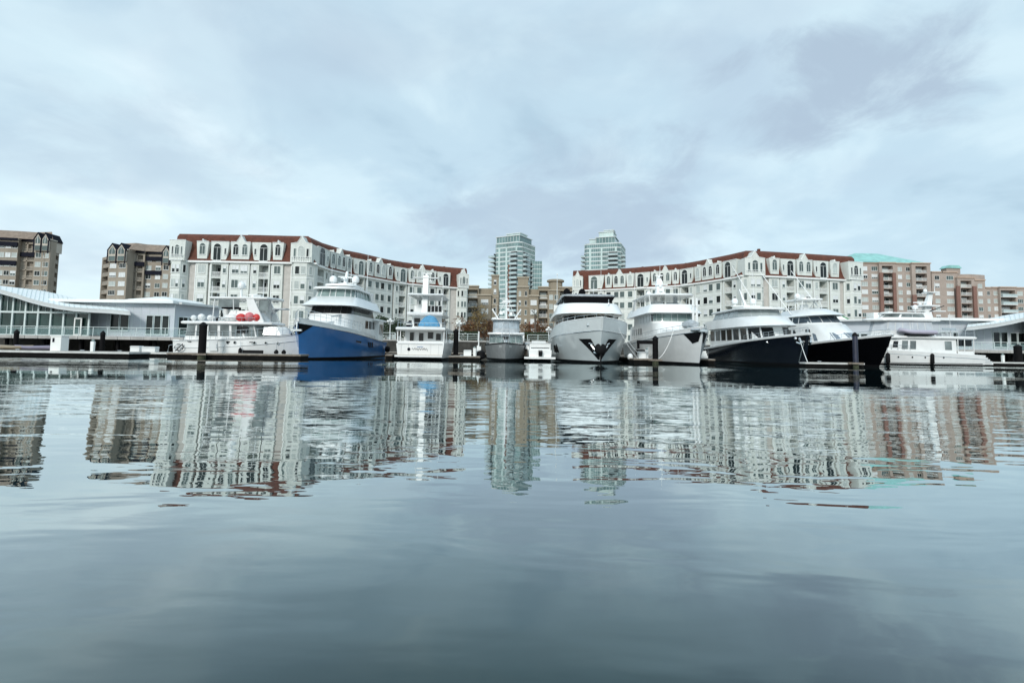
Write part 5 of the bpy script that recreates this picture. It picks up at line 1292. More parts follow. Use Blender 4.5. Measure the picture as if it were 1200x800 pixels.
q = MB(m_steel); q.tube([h.at(.985, 2.2, -1, .12), h.at(.975, .9, -1, .12), h.at(.97, .3, -1, .12)], .05); q.ball(h.at(.80, 2.35, -1, .02), .13); put(rt, q, 'chain_guard')
ha = House([(2, 2.6), (6, 2.62), (10, 2.6), (14, 2.35), (16.2, 1.6), (17.2, .4)], [(2, 2.55), (6, 2.56), (10, 2.55), (13.6, 2.25), (15.2, 1.5), (16.0, .4)], 1.7, 4.2); put(rt, ha.mesh(m_white), 'deckhouse', 35)
ha.band(rt, m_glass, {0: 2, 1: 2, 2: 2, 3: 1, 4: 1}, .40, .93, .13, slant=.05)
ud = House([(1.2, 3.05), (6, 3.1), (12, 3.0), (15.2, 2.4), (17.6, 1.3), (18.4, .3)], [(1.2, 2.95), (6, 3.0), (11.4, 2.8), (13.8, 2.2), (15.2, 1.2), (15.6, .3)], 4.2, 5.35); put(rt, ud.mesh(m_white), 'upper_deck', 50)
en = House(plan(3.2, 13.2, 2.65, 2.4), plan(3.8, 12.6, 2.45, 2.2), 5.35, 6.25); put(rt, en.mesh(m_canvas_grey), 'flybridge_enclosure', 35)
en.band(rt, mat('clear_vinyl', (.30, .34, .34), .12, var=.1), {0: 4, 1: 1, 2: 1, 3: 1, 4: 1, 5: 1}, .1, .92, .07)
put(rt, slab(plan(3.0, 13.6, 2.75, 2.0), 6.25, 6.5), 'hardtop', 40)
dome(rt, 7.6, -1.35, 7.35, .4); dome(rt, 7.6, .95, 7.35, .4)
q = MB(m_white); q.prism([(6.6, 6.5), (8.4, 6.5), (7.9, 7.2), (7.1, 7.2)], -.35, .35); q.box(7.2, 7.9, -1.7, 1.7, 7.0, 7.12); q.loft([[(7.5 + a, b, 7.1) for a, b in ((-.22, -.14), (.22, -.14), (.22, .14), (-.22, .14))], [(6.9 + a, -.5 + b, 9.3) for a, b in ((-.08, -.06), (.08, -.06), (.08, .06), (-.08, .06))]]); put(rt, q, 'mast')
radar_bar(rt, 8.2, .2, 6.55, 1.6, .2); radar_bar(rt, 7.4, 1.6, 6.6, 1.2, -.2)
q = MB(m_white); q.tube([(6.0, 2.5, 6.3), (5.0, -.6, 12.6)], .085, 0, 6, r2=.045); put(rt, q, 'outrigger')
antenna(rt, 5.0, 2.2, 6.4, 6.0, -.2, -.1); antenna(rt, 5.0, -2.2, 6.4, 3.4)
q = MB(m_navytrim); q.box(13.2, 13.6, -2.45, -2.4, 4.7, 4.9)
put(rt, h.rail(m_steel, .6, .62, .99, 12, base=.15), 'railing')
navy8 = rt
# ============================================================ black sport fisher
L = 21
rt = thing('sport_fisher', 'black hulled sport fishing yacht with raked white house and tuna tower', 'sport fishing boat', bowplace(1046, 50, L, -88.5), R(-88.5))
h = Hull(L, 5.9, 1.25, 3.05, rake=2.3, tm=.38, pd=2.3, pw=1.5, sp=1.15)
put(rt, h.mesh([m_black, m_antifoul]), 'hull', 40); put(rt, h.deck(m_white, -.02), 'deck'); put(rt, h.bulwark(m_white, lambda t: .16, 0, 1, .2), 'bulwark', 40)
ha = House([(3, 2.4), (8, 2.5), (12.5, 2.3), (16, 1.5), (17.4, .3)], [(3, 2.2), (8, 2.25), (11, 1.95), (12.6, 1.2), (13.2, .3)], 1.8, 4.6); put(rt, ha.mesh(m_white), 'deckhouse', 60)
ha.band(rt, mat('windscreen_mask', (.15, .19, .23), .15, var=.3), {2: 1, 3: 1, 4: 1}, .30, .62, .06); ha.band(rt, m_glass, {1: 3, 0: 2}, .5, .8, .1)
ub = House([(5, 2.15), (9, 2.1), (11.2, 1.75), (12.4, 1.1), (12.8, .3)], [(5, 2.0), (9, 1.95), (10.2, 1.6), (11.2, 1.0), (11.5, .3)], 4.6, 5.65); put(rt, ub.mesh(m_white), 'enclosed_bridge', 60)
ub.band(rt, mat('bridge_window', (.06, .085, .11), .1, var=.3), {0: 3, 1: 1, 2: 1, 3: 1, 4: 1}, .2, .9, .06)
put(rt, House([(4.2, 2.3), (9.6, 2.25), (11.8, 1.8), (12.9, 1.1), (13.3, .3)], [(4.8, 1.6), (8.6, 1.5), (9.6, 1.2), (10.2, .7), (10.5, .2)], 5.65, 6.55).mesh(m_white), 'bridge_roof', 60)
q = MB(m_white)
for sd in (1, -1):
    for x in (5.5, 7, 8.4): q.tube([(x, sd * 1.3, 6.3), (x - .1, sd * 1.1, 7.75)], .05, 0, 5)
    q.tube([(5.4, sd * 1.25, 6.9), (8.6, sd * 1.2, 6.9)], .04); q.tube([(5.4, sd * 1.2, 6.4), (7, sd * 1.15, 7.6)], .035); q.tube([(8.4, sd * 1.2, 6.4), (7, sd * 1.15, 7.6)], .035)
q.box(6.4, 7.2, -.3, .3, 6.5, 7.3); put(rt, q, 'tuna_tower')
put(rt, slab(plan(4.9, 8.9, 1.35, .6), 7.75, 7.95), 'tower_top', 40)
dome(rt, 7.5, -1.25, 8.0, .34, stalk=.1); radar_bar(rt, 6.2, .1, 7.95, 1.3)
for sd, dx in ((1, 0), (-1, 0)):
    q = MB(m_white); q.tube([(7.5, sd * 2.1, 6.0), (5.5, sd * 2.1 - 2.9, 11.8)], .08, 0, 6, r2=.04); put(rt, q, 'outrigger')
put(rt, h.rail(m_steel, .55, .72, .99, 9, base=.15), 'railing')
q = MB([m_rubber, m_steel]); q.box(17.6, 18.3, -.3, .3, 2.7, 3.15, 1); q.tube([(L - 1.2, 0, 3.2), (L + .1, 0, 3.15)], .08, 1); put(rt, q, 'windlass')
black9 = rt
# ============================================================ stern-on white cruiser
L = 16
rt = thing('motor_cruiser', 'white cruiser seen from its stern with a lettered transom', 'motor cruiser', (U(492, 418, 53).x, 53, 0), R(91))
h = Hull(L, 5.3, 1.65, 2.6, rake=1.6, tm=.45)
put(rt, h.mesh([m_white, m_antifoul]), 'hull', 40); put(rt, h.deck(m_white, -.02), 'deck')
q = MB([m_white, m_teak]); q.box(-1.0, -.006, -2.4, 2.4, .28, .46); q.box(-.98, -.02, -2.35, 2.35, .463, .48, 1); put(rt, q, 'swim_platform')
q = MB(m_offwhite)
for y in (-1.9, -1.1, 1.2, 1.95): q.box(-.03, -.004, y - .02, y + .02, .55, 1.55)
q.box(-.05, -.004, -2.3, 2.3, 1.58, 1.7); put(rt, q, 'transom_gate')
# script-like lettering on the transom: an emblem and a flowing line of strokes
q = MB([m_navytrim, m_blue]); q.ball((-.03, 1.15, 1.05), .16, 0, None, .15, 1, 1.1); rnd = random.Random(4); xx = .75
pts = []
for i in range(26): pts.append((-.035, .85 - i * .065, 1.08 + .10 * math.sin(i * 1.7) * (1 if i % 5 else 1.8)))
q.tube(pts, .018, 0, 4); q.tube([(-.035, .3, 1.30), (-.035, -.15, 1.33), (-.035, -.3, 1.28)], .022, 1, 4)
put(rt, q, 'name_lettering')
co = House([(.3, 2.45), (5, 2.5)], [(.3, 2.35), (5, 2.4)], 1.6, 1.9); put(rt, co.mesh(m_white), 'coaming')
ha = House(plan(2.2, 11, 2.1, 2.0), plan(2.2, 10, 2.0, 1.8), 1.9, 3.0); put(rt, ha.mesh(m_white), 'saloon', 35); ha.band(rt, m_glass, {0: 4}, .25, .85, .1)
for y, w_, z0_, z1_ in ((1.25, .45, 1.95, 2.85), (.25, .5, 1.75, 2.8), (-.75, .6, 2.2, 2.9), (-1.6, .55, 2.05, 2.75)):
    q = MB([m_glass, m_offwhite]); q.box(2.16, 2.196, y - w_/2, y + w_/2, z0_, z1_); q.box(2.14, 2.159, y - w_/2 - .04, y - w_/2 + .02, z0_, z1_, 1); put(rt, q, 'window')
put(rt, slab([(-.1, 2.55), (9, 2.5), (11, 1.8), (12, .3)], 3.0, 3.35), 'boat_deck', 40)
q = MB(m_white)
for sd in (1, -1):
    q.tube([(.3, sd * 2.4, 1.8), (.3, sd * 2.4, 3.02)], .07, 0, 6); q.tube([(2, sd * 2.45, 1.8), (2, sd * 2.45, 3.02)], .06, 0, 6)
q.each('deck_post', rt)
hb_ = House(plan(4.2, 9.5, 1.7, 1.2), plan(4.2, 9.2, 1.65, 1.2), 3.35, 4.75); put(rt, hb_.mesh(m_white), 'wheelhouse', 35); hb_.band(rt, m_glass, {0: 3, 2: 1, 3: 1, 4: 1}, .4, .85, .1)
q = MB(m_glass); q.box(4.15, 4.196, .75, 1.4, 3.6, 4.5); q.each('window', rt)
put(rt, slab(plan(2.6, 10, 1.95, 1.2), 4.75, 5.1), 'flybridge_deck', 40)
q = MB(m_white); q.box(5, 8.6, -1.7, -.4, 5.1, 5.5); q.box(5.2, 8, .2, 1.6, 5.1, 6.0); put(rt, q, 'flybridge_console')
q = MB([m_offwhite, m_glass]); q.box(3.0, 3.04, -1.8, -.2, 5.15, 5.8, 1)
for y in (-1.8, -1.4, -1.0, -.6, -.2): q.box(2.96, 3.0, y - .03, y + .03, 5.1, 5.85)
put(rt, q, 'aft_screen')
q = MB(m_white)
for y in (-1.75, 1.75):
    for x in (3.2, 8.5): q.tube([(x, y, 5.1), (x, y, 6.95)], .05, 0, 6)
q.each('hardtop_post', rt)
put(rt, slab([(2.8, 1.95), (9.3, 1.9), (9.8, .3)], 6.95, 7.15), 'hardtop', 40)
q = MB([m_white, m_glass]); q.prism([(3.5, 5.1), (5.0, 5.1), (4.7, 9.3), (4.0, 9.3)], -.1, .5); q.box(4, 4.6, -.5, .9, 8.6, 8.7); q.box(3.9, 4.7, -1.2, 1.6, 9.0, 9.08); put(rt, q, 'mast')
antenna(rt, 4.4, .7, 9.1, 1.8); antenna(rt, 4.4, 1.7, 7.1, 2.6); antenna(rt, 4.4, -1.7, 7.1, 2.2); radar_bar(rt, 4.6, .2, 9.3, 1.2, 0)
q = MB(m_steel)
for y0, y1 in ((-2.4, -2.4), (2.4, 2.4)):
    for i in range(6): q.tube([(.3 + i * 1.4, y0, 3.35), (.3 + i * 1.4, y0, 4.1)], .018, 0, 4)
    q.tube([(.3, y0, 4.1), (7.3, y0, 4.1)], .022, 0, 4)
for i in range(8): q.tube([(.2, -2.4 + i * 4.8 / 7, 3.35), (.2, -2.4 + i * 4.8 / 7, 3.8)], .015, 0, 4)
q.tube([(.2, -2.4, 3.8), (.2, 2.4, 3.8)], .02, 0, 4); put(rt, q, 'railing')
cr = rt
q = MB([m_canvas_blue, m_offwhite]); rings = []
for i in range(11):
    u = i / 10; y = -.1 - 2.2 * u + .55; pk = [.35, .6, .85, 1.05, 1.15, 1.2, 1.15, 1.1, .95, .6, .25][i]; w_ = .7 * math.sin(math.pi * (.1 + .8 * u)) ** .5
    rings.append([(1.7 + w_, y, 3.5), (1.7 + w_ * .95, y, 3.5 + pk * .45), (1.7 + w_ * .3, y, 3.5 + pk), (1.7 - w_ * .3, y, 3.5 + pk * .97), (1.7 - w_ * .95, y, 3.5 + pk * .4), (1.7 - w_, y, 3.5)])
q.loft(rings, 0); o = q.build('covered_dinghy', None, 50); o.location = cr.location; o.rotation_euler = cr.rotation_euler; tag(o, 'dinghy under a bright blue cover on the stern-on cruiser', 'dinghy')
q = MB([m_navytrim, m_trim]); q.lathe([(.28, 0), (.36, .25), (.2, .55), (.02, .62)], 0, 10); q.lathe([(.3, .2), (.375, .26), (.37, .34), (.3, .36)], 1, 10); o = q.build('life_raft', None, 50); o.location = wpos(cr, (1.0, 1.35, 3.36)); tag(o, 'dark blue and white round canister on the cruiser boat deck', 'life raft')
# ============================================================ grey workboat
L = 14
rt = thing('workboat', 'small grey hulled workboat seen bow-on under a cross-braced white mast', 'workboat', bowplace(592, 54.5, L), R(-90))
h = Hull(L, 5.0, 1.55, 1.85, rake=.9, tm=.45, pd=2.4, pw=1.7)
put(rt, h.mesh([m_greyhull, m_antifoul]), 'hull', 40); put(rt, h.deck(m_offwhite, -.02), 'deck'); put(rt, h.rub(m_rubber, .0, .06), 'rub_rail')
q = MB(m_offwhite)
for sd in (1, -1):      # worn registration marks on both bows
    for k_ in range(3): h.patch(q, [(.955 - .012 * k_, 1.62), (.960 - .012 * k_, 1.62), (.960 - .012 * k_, 1.36), (.955 - .012 * k_, 1.36)], sd, .03, n=2)
    h.patch(q, [(.931, 1.52), (.962, 1.52), (.962, 1.46), (.931, 1.46)], sd, .03, n=3)
put(rt, q, 'bow_marking')
ha = House(plan(4, 10.4, 1.95, .8), plan(4, 10.2, 1.9, .8), 1.6, 2.85); put(rt, ha.mesh(m_offwhite), 'cabin', 35); ha.band(rt, m_glass2, {0: 3, 2: 1, 3: 1, 4: 1}, .25, .88, .10); 
c_ = MB(m_glass); c_.box(10.25, 10.42, -.25, .25, 1.95, 2.7); put(rt, c_, 'door')
put(rt, slab(plan(3.6, 11.0, 2.1, .8), 2.85, 3.05), 'cabin_roof', 40)
hb_ = House(plan(4.5, 9.6, 1.55, .7), plan(4.5, 9.4, 1.5, .7), 3.05, 4.55); put(rt, hb_.mesh(m_canvas_grey), 'wheelhouse', 35); hb_.band(rt, mat('hazy_window', (.36, .42, .46), .15, var=.25), {0: 3, 2: 1, 3: 1, 4: 1, 5: 2}, .35, .92, .12)
put(rt, slab(plan(4.2, 10.0, 1.75, .7), 4.55, 4.7), 'wheelhouse_roof', 40)
q = MB(m_white); q.tube([(7.5, 0, 4.7), (7.5, 0, 9.2)], .11, 0, 8, r2=.06); q.tube([(7.5, -1.2, 4.7), (7.5, .0, 7.4)], .03, 0, 4); q.tube([(7.5, 1.2, 4.7), (7.5, 0, 7.4)], .03, 0, 4); q.tube([(9.6, 0, 4.7), (7.5, 0, 8.6)], .025, 0, 4); q.box(7.3, 7.7, -.45, .45, 6.7, 6.95); q.box(7.4, 7.6, -.9, .9, 6.3, 6.4); q.box(7.4, 7.6, -.6, .6, 7.0, 7.06); q.box(7.35, 7.65, -.8, -.45, 5.3, 5.7); q.box(7.35, 7.65, .35, .7, 5.2, 5.6); q.ball((7.5, .2, 5.9), .2); q.ball((7.5, -.3, 5.6), .18); put(rt, q, 'mast')
for sd in (1, -1):
    q = MB(m_white); q.tube([(6.8, sd * .9, 4.7), (6.8, sd * 1.75, 6.0)], .09, 0, 6); q.box(6.7, 6.9, sd * 1.5 - .25, sd * 1.5 + .25, 4.75, 4.95); put(rt, q, 'outrigger')
antenna(rt, 6, -1.3, 4.7, 1.9); antenna(rt, 6, 1.3, 4.7, 2.2); radar_bar(rt, 7.5, 0, 6.5, 1.2, 0)
q = MB(m_steel)
q.tube([(12.2, -.5, 1.75), (12.0, -.3, 4.2), (12.0, .3, 4.2), (12.2, .5, 1.75)], .035, 0, 5)
for z in (2.2, 2.7, 3.2, 3.7): q.tube([(12.1, -.42, z), (12.1, .42, z)], .02, 0, 4)
q.lathe([(.3, 1.8), (.3, 2.2)], 0, 10, TZ(12.4, 0, 0)); put(rt, q, 'winch_frame')
put(rt, h.rail(m_steel, .7, .6, .985, 10, base=.05), 'railing')
o = fender('big black ball fender at the left bow of the grey workboat', (DX(563.5, 55), 55.2, .55), .45, .8)
p = DX(561, 56); rt = thing('white_post', 'white post standing on the finger dock left of the grey workboat', 'post', (p, 55.6, .42)); q = MB(m_trim); q.lathe([(.07, 0), (.07, 2.6), (.05, 2.65)], 0, 8); q.build('shaft', rt); q = MB(m_white); q.prism([(-.3, 0), (.35, 0), (.25, 1.0), (-.15, 1.15)], -.25, -.08); q.build('box', rt)
# ============================================================ small white boat
L = 7.0
rt = thing('small_boat', 'low white boat with a square box stern between the workboat and the silver yacht', 'boat', (U(633, 418, 56).x, 56, 0), R(90))
h = Hull(L, 2.7, 1.15, 1.5, rake=1.2); put(rt, h.mesh([m_white, m_antifoul]), 'hull', 40); put(rt, h.deck(m_white, -.02), 'deck')
q = MB([m_white, m_offwhite]); q.box(.3, 2.2, -1.15, 1.15, 1.15, 1.85); q.box(.25, 2.25, -1.2, 1.2, 1.852, 1.92, 1); put(rt, q, 'stern_box')
q = MB(m_white); q.box(-.8, -.006, -1.6, 1.75, .2, .42); put(rt, q, 'swim_platform')
hb_ = House(plan(3.0, 5.2, .9, .6), plan(3.2, 4.8, .8, .5), 1.3, 2.2); put(rt, hb_.mesh(m_offwhite), 'windscreen_frame'); hb_.band(rt, m_glass, {0: 1, 2: 1, 3: 1, 4: 1}, .3, .9, .1)
q = MB(m_navytrim); q.box(.245, .249, -1.0, 1.0, 1.35, 1.42); put(rt, q, 'locker_seam')
q = MB(m_glass); q.loft([[(-.45, -.2, .5), (-.1, -.2, .5), (-.1, .2, .5), (-.45, .2, .5)], [(-.55, -.22, 1.0), (-.1, -.22, 1.15), (-.1, .22, 1.15), (-.55, .22, 1.0)]]); put(rt, q, 'outboard_motor')
q = MB(m_steel)
for y_ in (-1.2, 1.2): q.tube([(.3, y_, 1.9), (.3, y_, 2.35), (2.2, y_, 2.35), (2.2, y_, 1.9)], .025, 0, 4)
put(rt, q, 'grab_rail')
L = 3.6
rt = thing('inflatable_dinghy', 'white inflatable dinghy propped up right behind the grey workboat', 'dinghy', (U(616, 400, 60).x, 60.8, .5), R(80))
q = MB(m_white)
q.tube([(-1.4, -.65, .9), (.5, -.65, 1.0), (1.4, -.35, 1.25), (1.6, 0, 1.35), (1.4, .35, 1.25), (.5, .65, 1.0), (-1.4, .65, .9)], .24, 0, 8); q.build('tube', rt, 50)
q = MB(m_offwhite); q.box(-1.3, 1.1, -.5, .5, .75, .85); q.box(-1.35, -1.3, -.5, .5, .75, 1.2); q.build('floor', rt)
q = MB(m_wood); q.box(-1, -.8, -.6, .6, 0, .66); q.box(.6, .8, -.6, .6, 0, .74); q.build('cradle', rt)
q = MB(m_glass); q.box(-1.75, -1.4, -.18, .18, .7, 1.45); q.build('outboard_motor', rt)
# ============================================================ white trawler, side on
L = 11.6
a = U(208, 418, 48.3); rt = thing('trawler_yacht', 'white trawler yacht lying side-on with a red fender bundle on its roof', 'trawler yacht', (a.x, 49.6, 0), R(-3))
h = Hull(L, 4.2, 1.65, 2.5, rake=.9, tm=.5, pd=2.2, pw=1.6, sp=2.4)
put(rt, h.mesh([m_white, m_antifoul]), 'hull', 40); put(rt, h.deck(m_white, -.02), 'deck'); put(rt, h.rub(m_offwhite, -.12, .05), 'rub_rail')
q = MB([m_white, m_steel]); q.box(-.75, -.006, -1.7, 1.7, .25, .42); q.tube([(-.7, -1.6, .42), (-.6, -1.6, 1.1), (-.05, -1.6, 1.2)], .03, 1); put(rt, q, 'swim_platform')
q = MB([m_rubber, m_steel])
for i in range(9): 
    a_ = 2 * math.pi * i / 9; q.tube([(.75 + .42 * math.cos(a_), -2.12, .95 + .3 * math.sin(a_)), (.75 + .42 * math.cos(a_ + .7), -2.12, .95 + .3 * math.sin(a_ + .7))], .04, i % 2, 5)
q.tube([(.4, -2.13, .6), (1.1, -2.13, 1.25)], .04, 0); put(rt, q, 'coiled_gear')
ha = House([(.9, 1.75), (2.0, 1.85), (5.5, 1.85), (7.9, 1.6), (8.6, .6)], [(1.2, 1.7), (2.0, 1.75), (5.3, 1.75), (7.4, 1.5), (7.9, .6)], 1.4, 3.15); put(rt, ha.mesh(m_white), 'saloon', 35)
m_tw = mat('trawler_window', (.17, .20, .20), .1, var=.5, vscale=.9)
ha.band(rt, m_tw, {0: 1, 1: 3, 2: 2, 3: 1}, .36, .94, .08)
q = MB(m_glass)
for x0_, x1_ in ((6.0, 6.45), (6.52, 6.97)): q.box(x0_, x1_, -1.83, -1.79, 2.35, 3.0)
q.each('window', rt)
put(rt, slab([(.7, 2.0), (2, 2.1), (7.5, 2.05), (9.0, 1.3), (9.3, .3)], 3.15, 3.4), 'boat_deck', 40)
# sloping after bulkhead panel and foredeck house
fd = House([(8.2, 1.35), (9.8, 1.1), (10.5, .3)], [(8.2, 1.2), (9.3, .9), (9.7, .3)], 2.2, 3.0); put(rt, fd.mesh(m_white), 'trunk_cabin', 35)
pb = House([(4.4, 1.35), (7.2, 1.3), (8.2, .5)], [(4.9, 1.2), (6.6, 1.1), (7.2, .4)], 3.4, 4.45); put(rt, pb.mesh(m_white), 'flybridge', 35)
q = MB(m_white); 
for sd in (-1, 1): q.prism([(7.1, 3.4), (8.4, 3.4), (7.3, 5.55), (6.6, 5.55)], sd * 1.5 - .08, sd * 1.5 + .08); q.tube([(3.4, sd * 1.5, 3.4), (3.5, sd * 1.5, 5.55)], .05); q.tube([(5.4, sd * 1.5, 4.3), (5.3, sd * 1.5, 5.55)], .04)
q.each('hardtop_post', rt); put(rt, slab([(3.0, 1.65), (8.6, 1.6), (9.0, .8), (9.1, .3)], 5.55, 5.72), 'hardtop', 40)
q = MB(m_tw); q.box(3.9, 5.9, -1.52, -1.49, 4.75, 5.5); q.box(7.75, 8.7, -1.5, -1.47, 4.4, 5.4); q.each('side_curtain', rt)
dome(rt, 5.5, -.6, 6.6, .35, stalk=.9); radar_bar(rt, 6.5, -.3, 5.75, 1.1, 1.2)
q = MB(m_steel); q.tube([(5.5, -.6, 5.7), (5.5, -.6, 6.4)], .07); q.tube([(3.6, -1.3, 5.7), (3.6, -1.3, 6.05), (4.4, -1.3, 6.05), (4.4, -1.3, 5.7)], .03); q.box(6.9, 7.6, -.9, -.5, 5.72, 6.0); put(rt, q, 'mast')
antenna(rt, 3.0, -1.2, 5.6, 1.6); antenna(rt, 8.0, -1.2, 5.7, 2.2)
q = MB([m_canvas_grey, m_steel]); q.box(8.9, 10.2, -1.2, -.4, 4.6, 4.72); q.tube([(8.6, -.8, 3.4), (8.7, -.8, 4.2), (9.3, -.8, 4.65)], .12, 0); put(rt, q, 'folded_awning')
put(rt, h.rail(m_steel, .75, .52, .985, 11, base=.0), 'railing')
q = MB([m_offwhite, m_steel]); q.box(3.6, 4.4, -2.13, -2.06, .65, 1.6); q.tube([(4.35, -2.15, .9), (4.35, -2.15, 1.3)], .025, 1); put(rt, q, 'boarding_door')
put(rt, h.rub(m_offwhite, -.72, .045), 'rub_strake'); put(rt, h.rub(m_navytrim, -.05, .018, .02, .98), 'pinstripe')
for t_ in (.47, .53, .68, .76, .84):
    q = MB([m_glass, m_steel]); c_ = h.at(t_, 1.45, -1, .012); q.lathe([(.15, 0), (.15, .02)], 1, 12, Matrix.Translation(c_) @ Matrix.Rotation(R(90), 4, 'X')); q.lathe([(.11, .021), (.11, .03)], 0, 12, Matrix.Translation(c_) @ Matrix.Rotation(R(90), 4, 'X')); put(rt, q, 'porthole')
for x_ in (1.5, 2.9, 5.2, 7.4):
    q = MB(m_rubber); q.box(x_, x_ + .34, -2.12, -2.07, 1.46, 1.54); put(rt, q, 'scupper')
q = MB(m_steel)
for i in range(9): q.tube([(1.0 + i * .62, -1.98, 1.65), (1.0 + i * .62, -1.98, 2.45)], .018, 0, 4)
q.tube([(1.0, -1.98, 2.45), (5.96, -1.98, 2.45)], .022, 0, 4); q.tube([(1.0, -1.98, 2.2), (5.96, -1.98, 2.2)], .014, 0, 4); put(rt, q, 'side_railing')
q = MB(m_steel)
for y_ in (-1.55, -1.2):
    q.tube([(4.95, y_ - .5, .7), (5.2, y_ - .5, 1.9)], .02, 0, 4)
for k_ in range(4): q.tube([(5.0 + .05 * k_, -2.08, .85 + .28 * k_), (5.0 + .05 * k_, -1.68, .85 + .28 * k_)], .018, 0, 4)
put(rt, q, 'ladder')
q = MB(m_steel)
for i in range(12): q.tube([(.9 + i * .62, -1.95, 3.4), (.9 + i * .62, -1.95, 3.75)], .014, 0, 4)
q.tube([(.9, -1.95, 3.75), (7.7, -1.95, 3.75)], .018, 0, 4); put(rt, q, 'roof_rail')
q = MB([m_steel, m_rubber]); q.tube([(11.1, 0, 2.35), (11.9, 0, 2.45)], .07); q.tube([(11.8, 0, 2.5), (11.85, 0, 1.9)], .05); q.box(11.7, 12.0, -.3, .3, 1.8, 1.9); q.tube([(10.6, -.8, 2.3), (11.2, -.5, 2.75), (11.7, -.1, 2.9)], .05, 1); put(rt, q, 'anchor')
tr = rt
def roofitem(name, label, cat, v, build, group=None):
    q = build(); o = q.build(name, None, 50); o.location = wpos(tr, v); o.rotation_euler = tr.rotation_euler; tag(o, label, cat, group)
def red_():
    q = MB([m_red, mat('pink_vinyl', (.6, .17, .19), .6)])
    for i, (x, y, r_) in enumerate(((-.75, 0, .38), (.1, -.05, .45), (.75, .1, .40))): q.ball((x, y, r_), r_, i % 2, None, 1.25 if i == 0 else 1, 1, 1)
    q.ball((-.25, .3, .42), .3, 0); return q
roofitem('fender_bundle', 'bundle of red round fenders on the trawler roof', 'fender', (6.9, -1.5, 3.4), red_)
def pale_():
    q = MB([m_canvas_grey, m_white]); q.ball((0, 0, .34), .45, 1, None, 1.5, 1, .8); q.ball((.6, .2, .25), .3, 1); return q
roofitem('wrapped_bundle', 'pale wrapped bundle beside the red fenders on the trawler roof', 'bundle', (5.2, -1.5, 3.4), pale_)
for i, (x, r_, lab) in enumerate(((1.5, .26, 'small white round fender at the after end of the trawler roof'), (2.25, .33, 'larger white round fender on the trawler roof, second from its after end'), (3.1, .28, 'white round fender on the trawler roof left of the black gear'))):
    def f(): 
        q = MB([m_white, m_offwhite]); q.ball((0, 0, r_ + .05), r_, 0); q.lathe([(.06, 0), (.08, .1)], 1, 8); return q
    roofitem('round_fender', lab, 'fender', (x, -1.4, 3.4), f, 'white round fenders on the trawler roof')
def gear():
    q = MB([m_rubber, m_steel, m_offwhite]); rnd = random.Random(8)
    for i in range(6): q.ball((rnd.uniform(-.5, .5), rnd.uniform(-.2, .2), .15 + .1 * i * .4), rnd.uniform(.1, .2), i % 3)
    q.tube([(-.5, 0, .1), (.2, 0, .75)], .03, 1); return q
roofitem('gear_pile', 'jumbled black and grey gear on the trawler roof', 'gear', (3.9, -1.4, 3.4), gear)
q = MB(m_canvas_black); q.box(4.1, 5.5, -1.35, -.5, 4.62, 4.80); q.build('dark_cover', tr)
q = MB(m_white); q.lathe([(.3, 3.4), (.28, 4.1), (.36, 4.4), (.3, 4.7), (.05, 4.8)], 0, 12, TZ(3.9, -.2, 0)); put(tr, q, 'vent_cowl', 50)
for i, px in enumerate((276, 296, 306)): pass
for lx, r_, l_, lab in ((6.6, .16, .55, 'leftmost black fender on the trawler side'), (10.0, .2, .3, 'small black fender near the trawler bow'), (10.7, .2, .3, 'black fender nearest the trawler bow')):
    p_ = wpos(tr, (lx, -2.05, .62)); fender(lab, (p_.x, p_.y - .1, .62), r_, l_)
q = MB(m_rubber); q.loft([[(x, y, z) for y, z in ((-.12, 0), (.12, 0), (.12, .3), (-.12, .3))] for x in (-.9, .9)]); o = q.build('fender_board'); p_ = wpos(tr, (7.9, -2.2, .5)); o.location = (p_.x, p_.y - .12, .48); tag(o, 'long black fender board lying against the trawler side', 'fender')
# ============================================================ white motor yacht at the right, side on
L = 15.0
a = U(1152, 420, 61.5); rt = thing('motor_yacht', 'white motor yacht lying side-on at the right with a grey inflatable on its upper deck', 'motor yacht', (a.x, 63.2, 0), R(180))
h = Hull(L, 4.4, 1.1, 1.8, rake=1.5, tm=.5, sp=1.0, pd=2.2)
put(rt, h.mesh([m_white, m_antifoul]), 'hull', 40); put(rt, h.deck(m_white, -.02), 'deck')
put(rt, h.bulwark(m_white, lambda t: .12, .0, 1.0), 'bulwark', 40)
q = MB([m_white, m_offwhite]); q.box(-1.1, -.006, -1.8, 1.8, .2, .4)
for k_ in range(3): q.box(-.9 + .25 * k_, -.006, 1.1, 1.9, .402 + .22 * k_, .6 + .22 * k_, 1)
put(rt, q, 'swim_platform')
ha = House([(3.2, 1.8), (6, 1.9), (10, 1.8), (12.2, 1.3), (12.9, .3)], [(3.2, 1.75), (6, 1.8), (9.7, 1.7), (11.4, 1.2), (11.9, .3)], 1.3, 3.2); put(rt, ha.mesh(m_white), 'saloon', 35)
ha.band(rt, m_glass, {2: 2}, .42, .82, .22, rng={2: (.05, .98)})
ha.band(rt, m_tw, {1: 2}, .32, .85, .14, rng={1: (.5, 1.0)}); ha.band(rt, m_tw, {0: 1}, .3, .85, .4, rng={0: (.1, .6)})
q = MB([m_glass, m_teak]); q.box(3.15, 3.196, .1, .95, 1.35, 3.0); put(rt, q, 'door')
put(rt, slab([(.9, 2.0), (6, 2.1), (10.5, 1.95), (12.4, 1.1), (12.8, .3)], 3.2, 3.5), 'boat_deck', 40)
q = MB(m_white)
for x in (1.2, 2.3, 3.1):
    for sd in (1, -1): q.tube([(x, sd * 1.85, 1.2), (x, sd * 1.9, 3.22)], .05, 0, 6)
q.each('deck_post', rt)
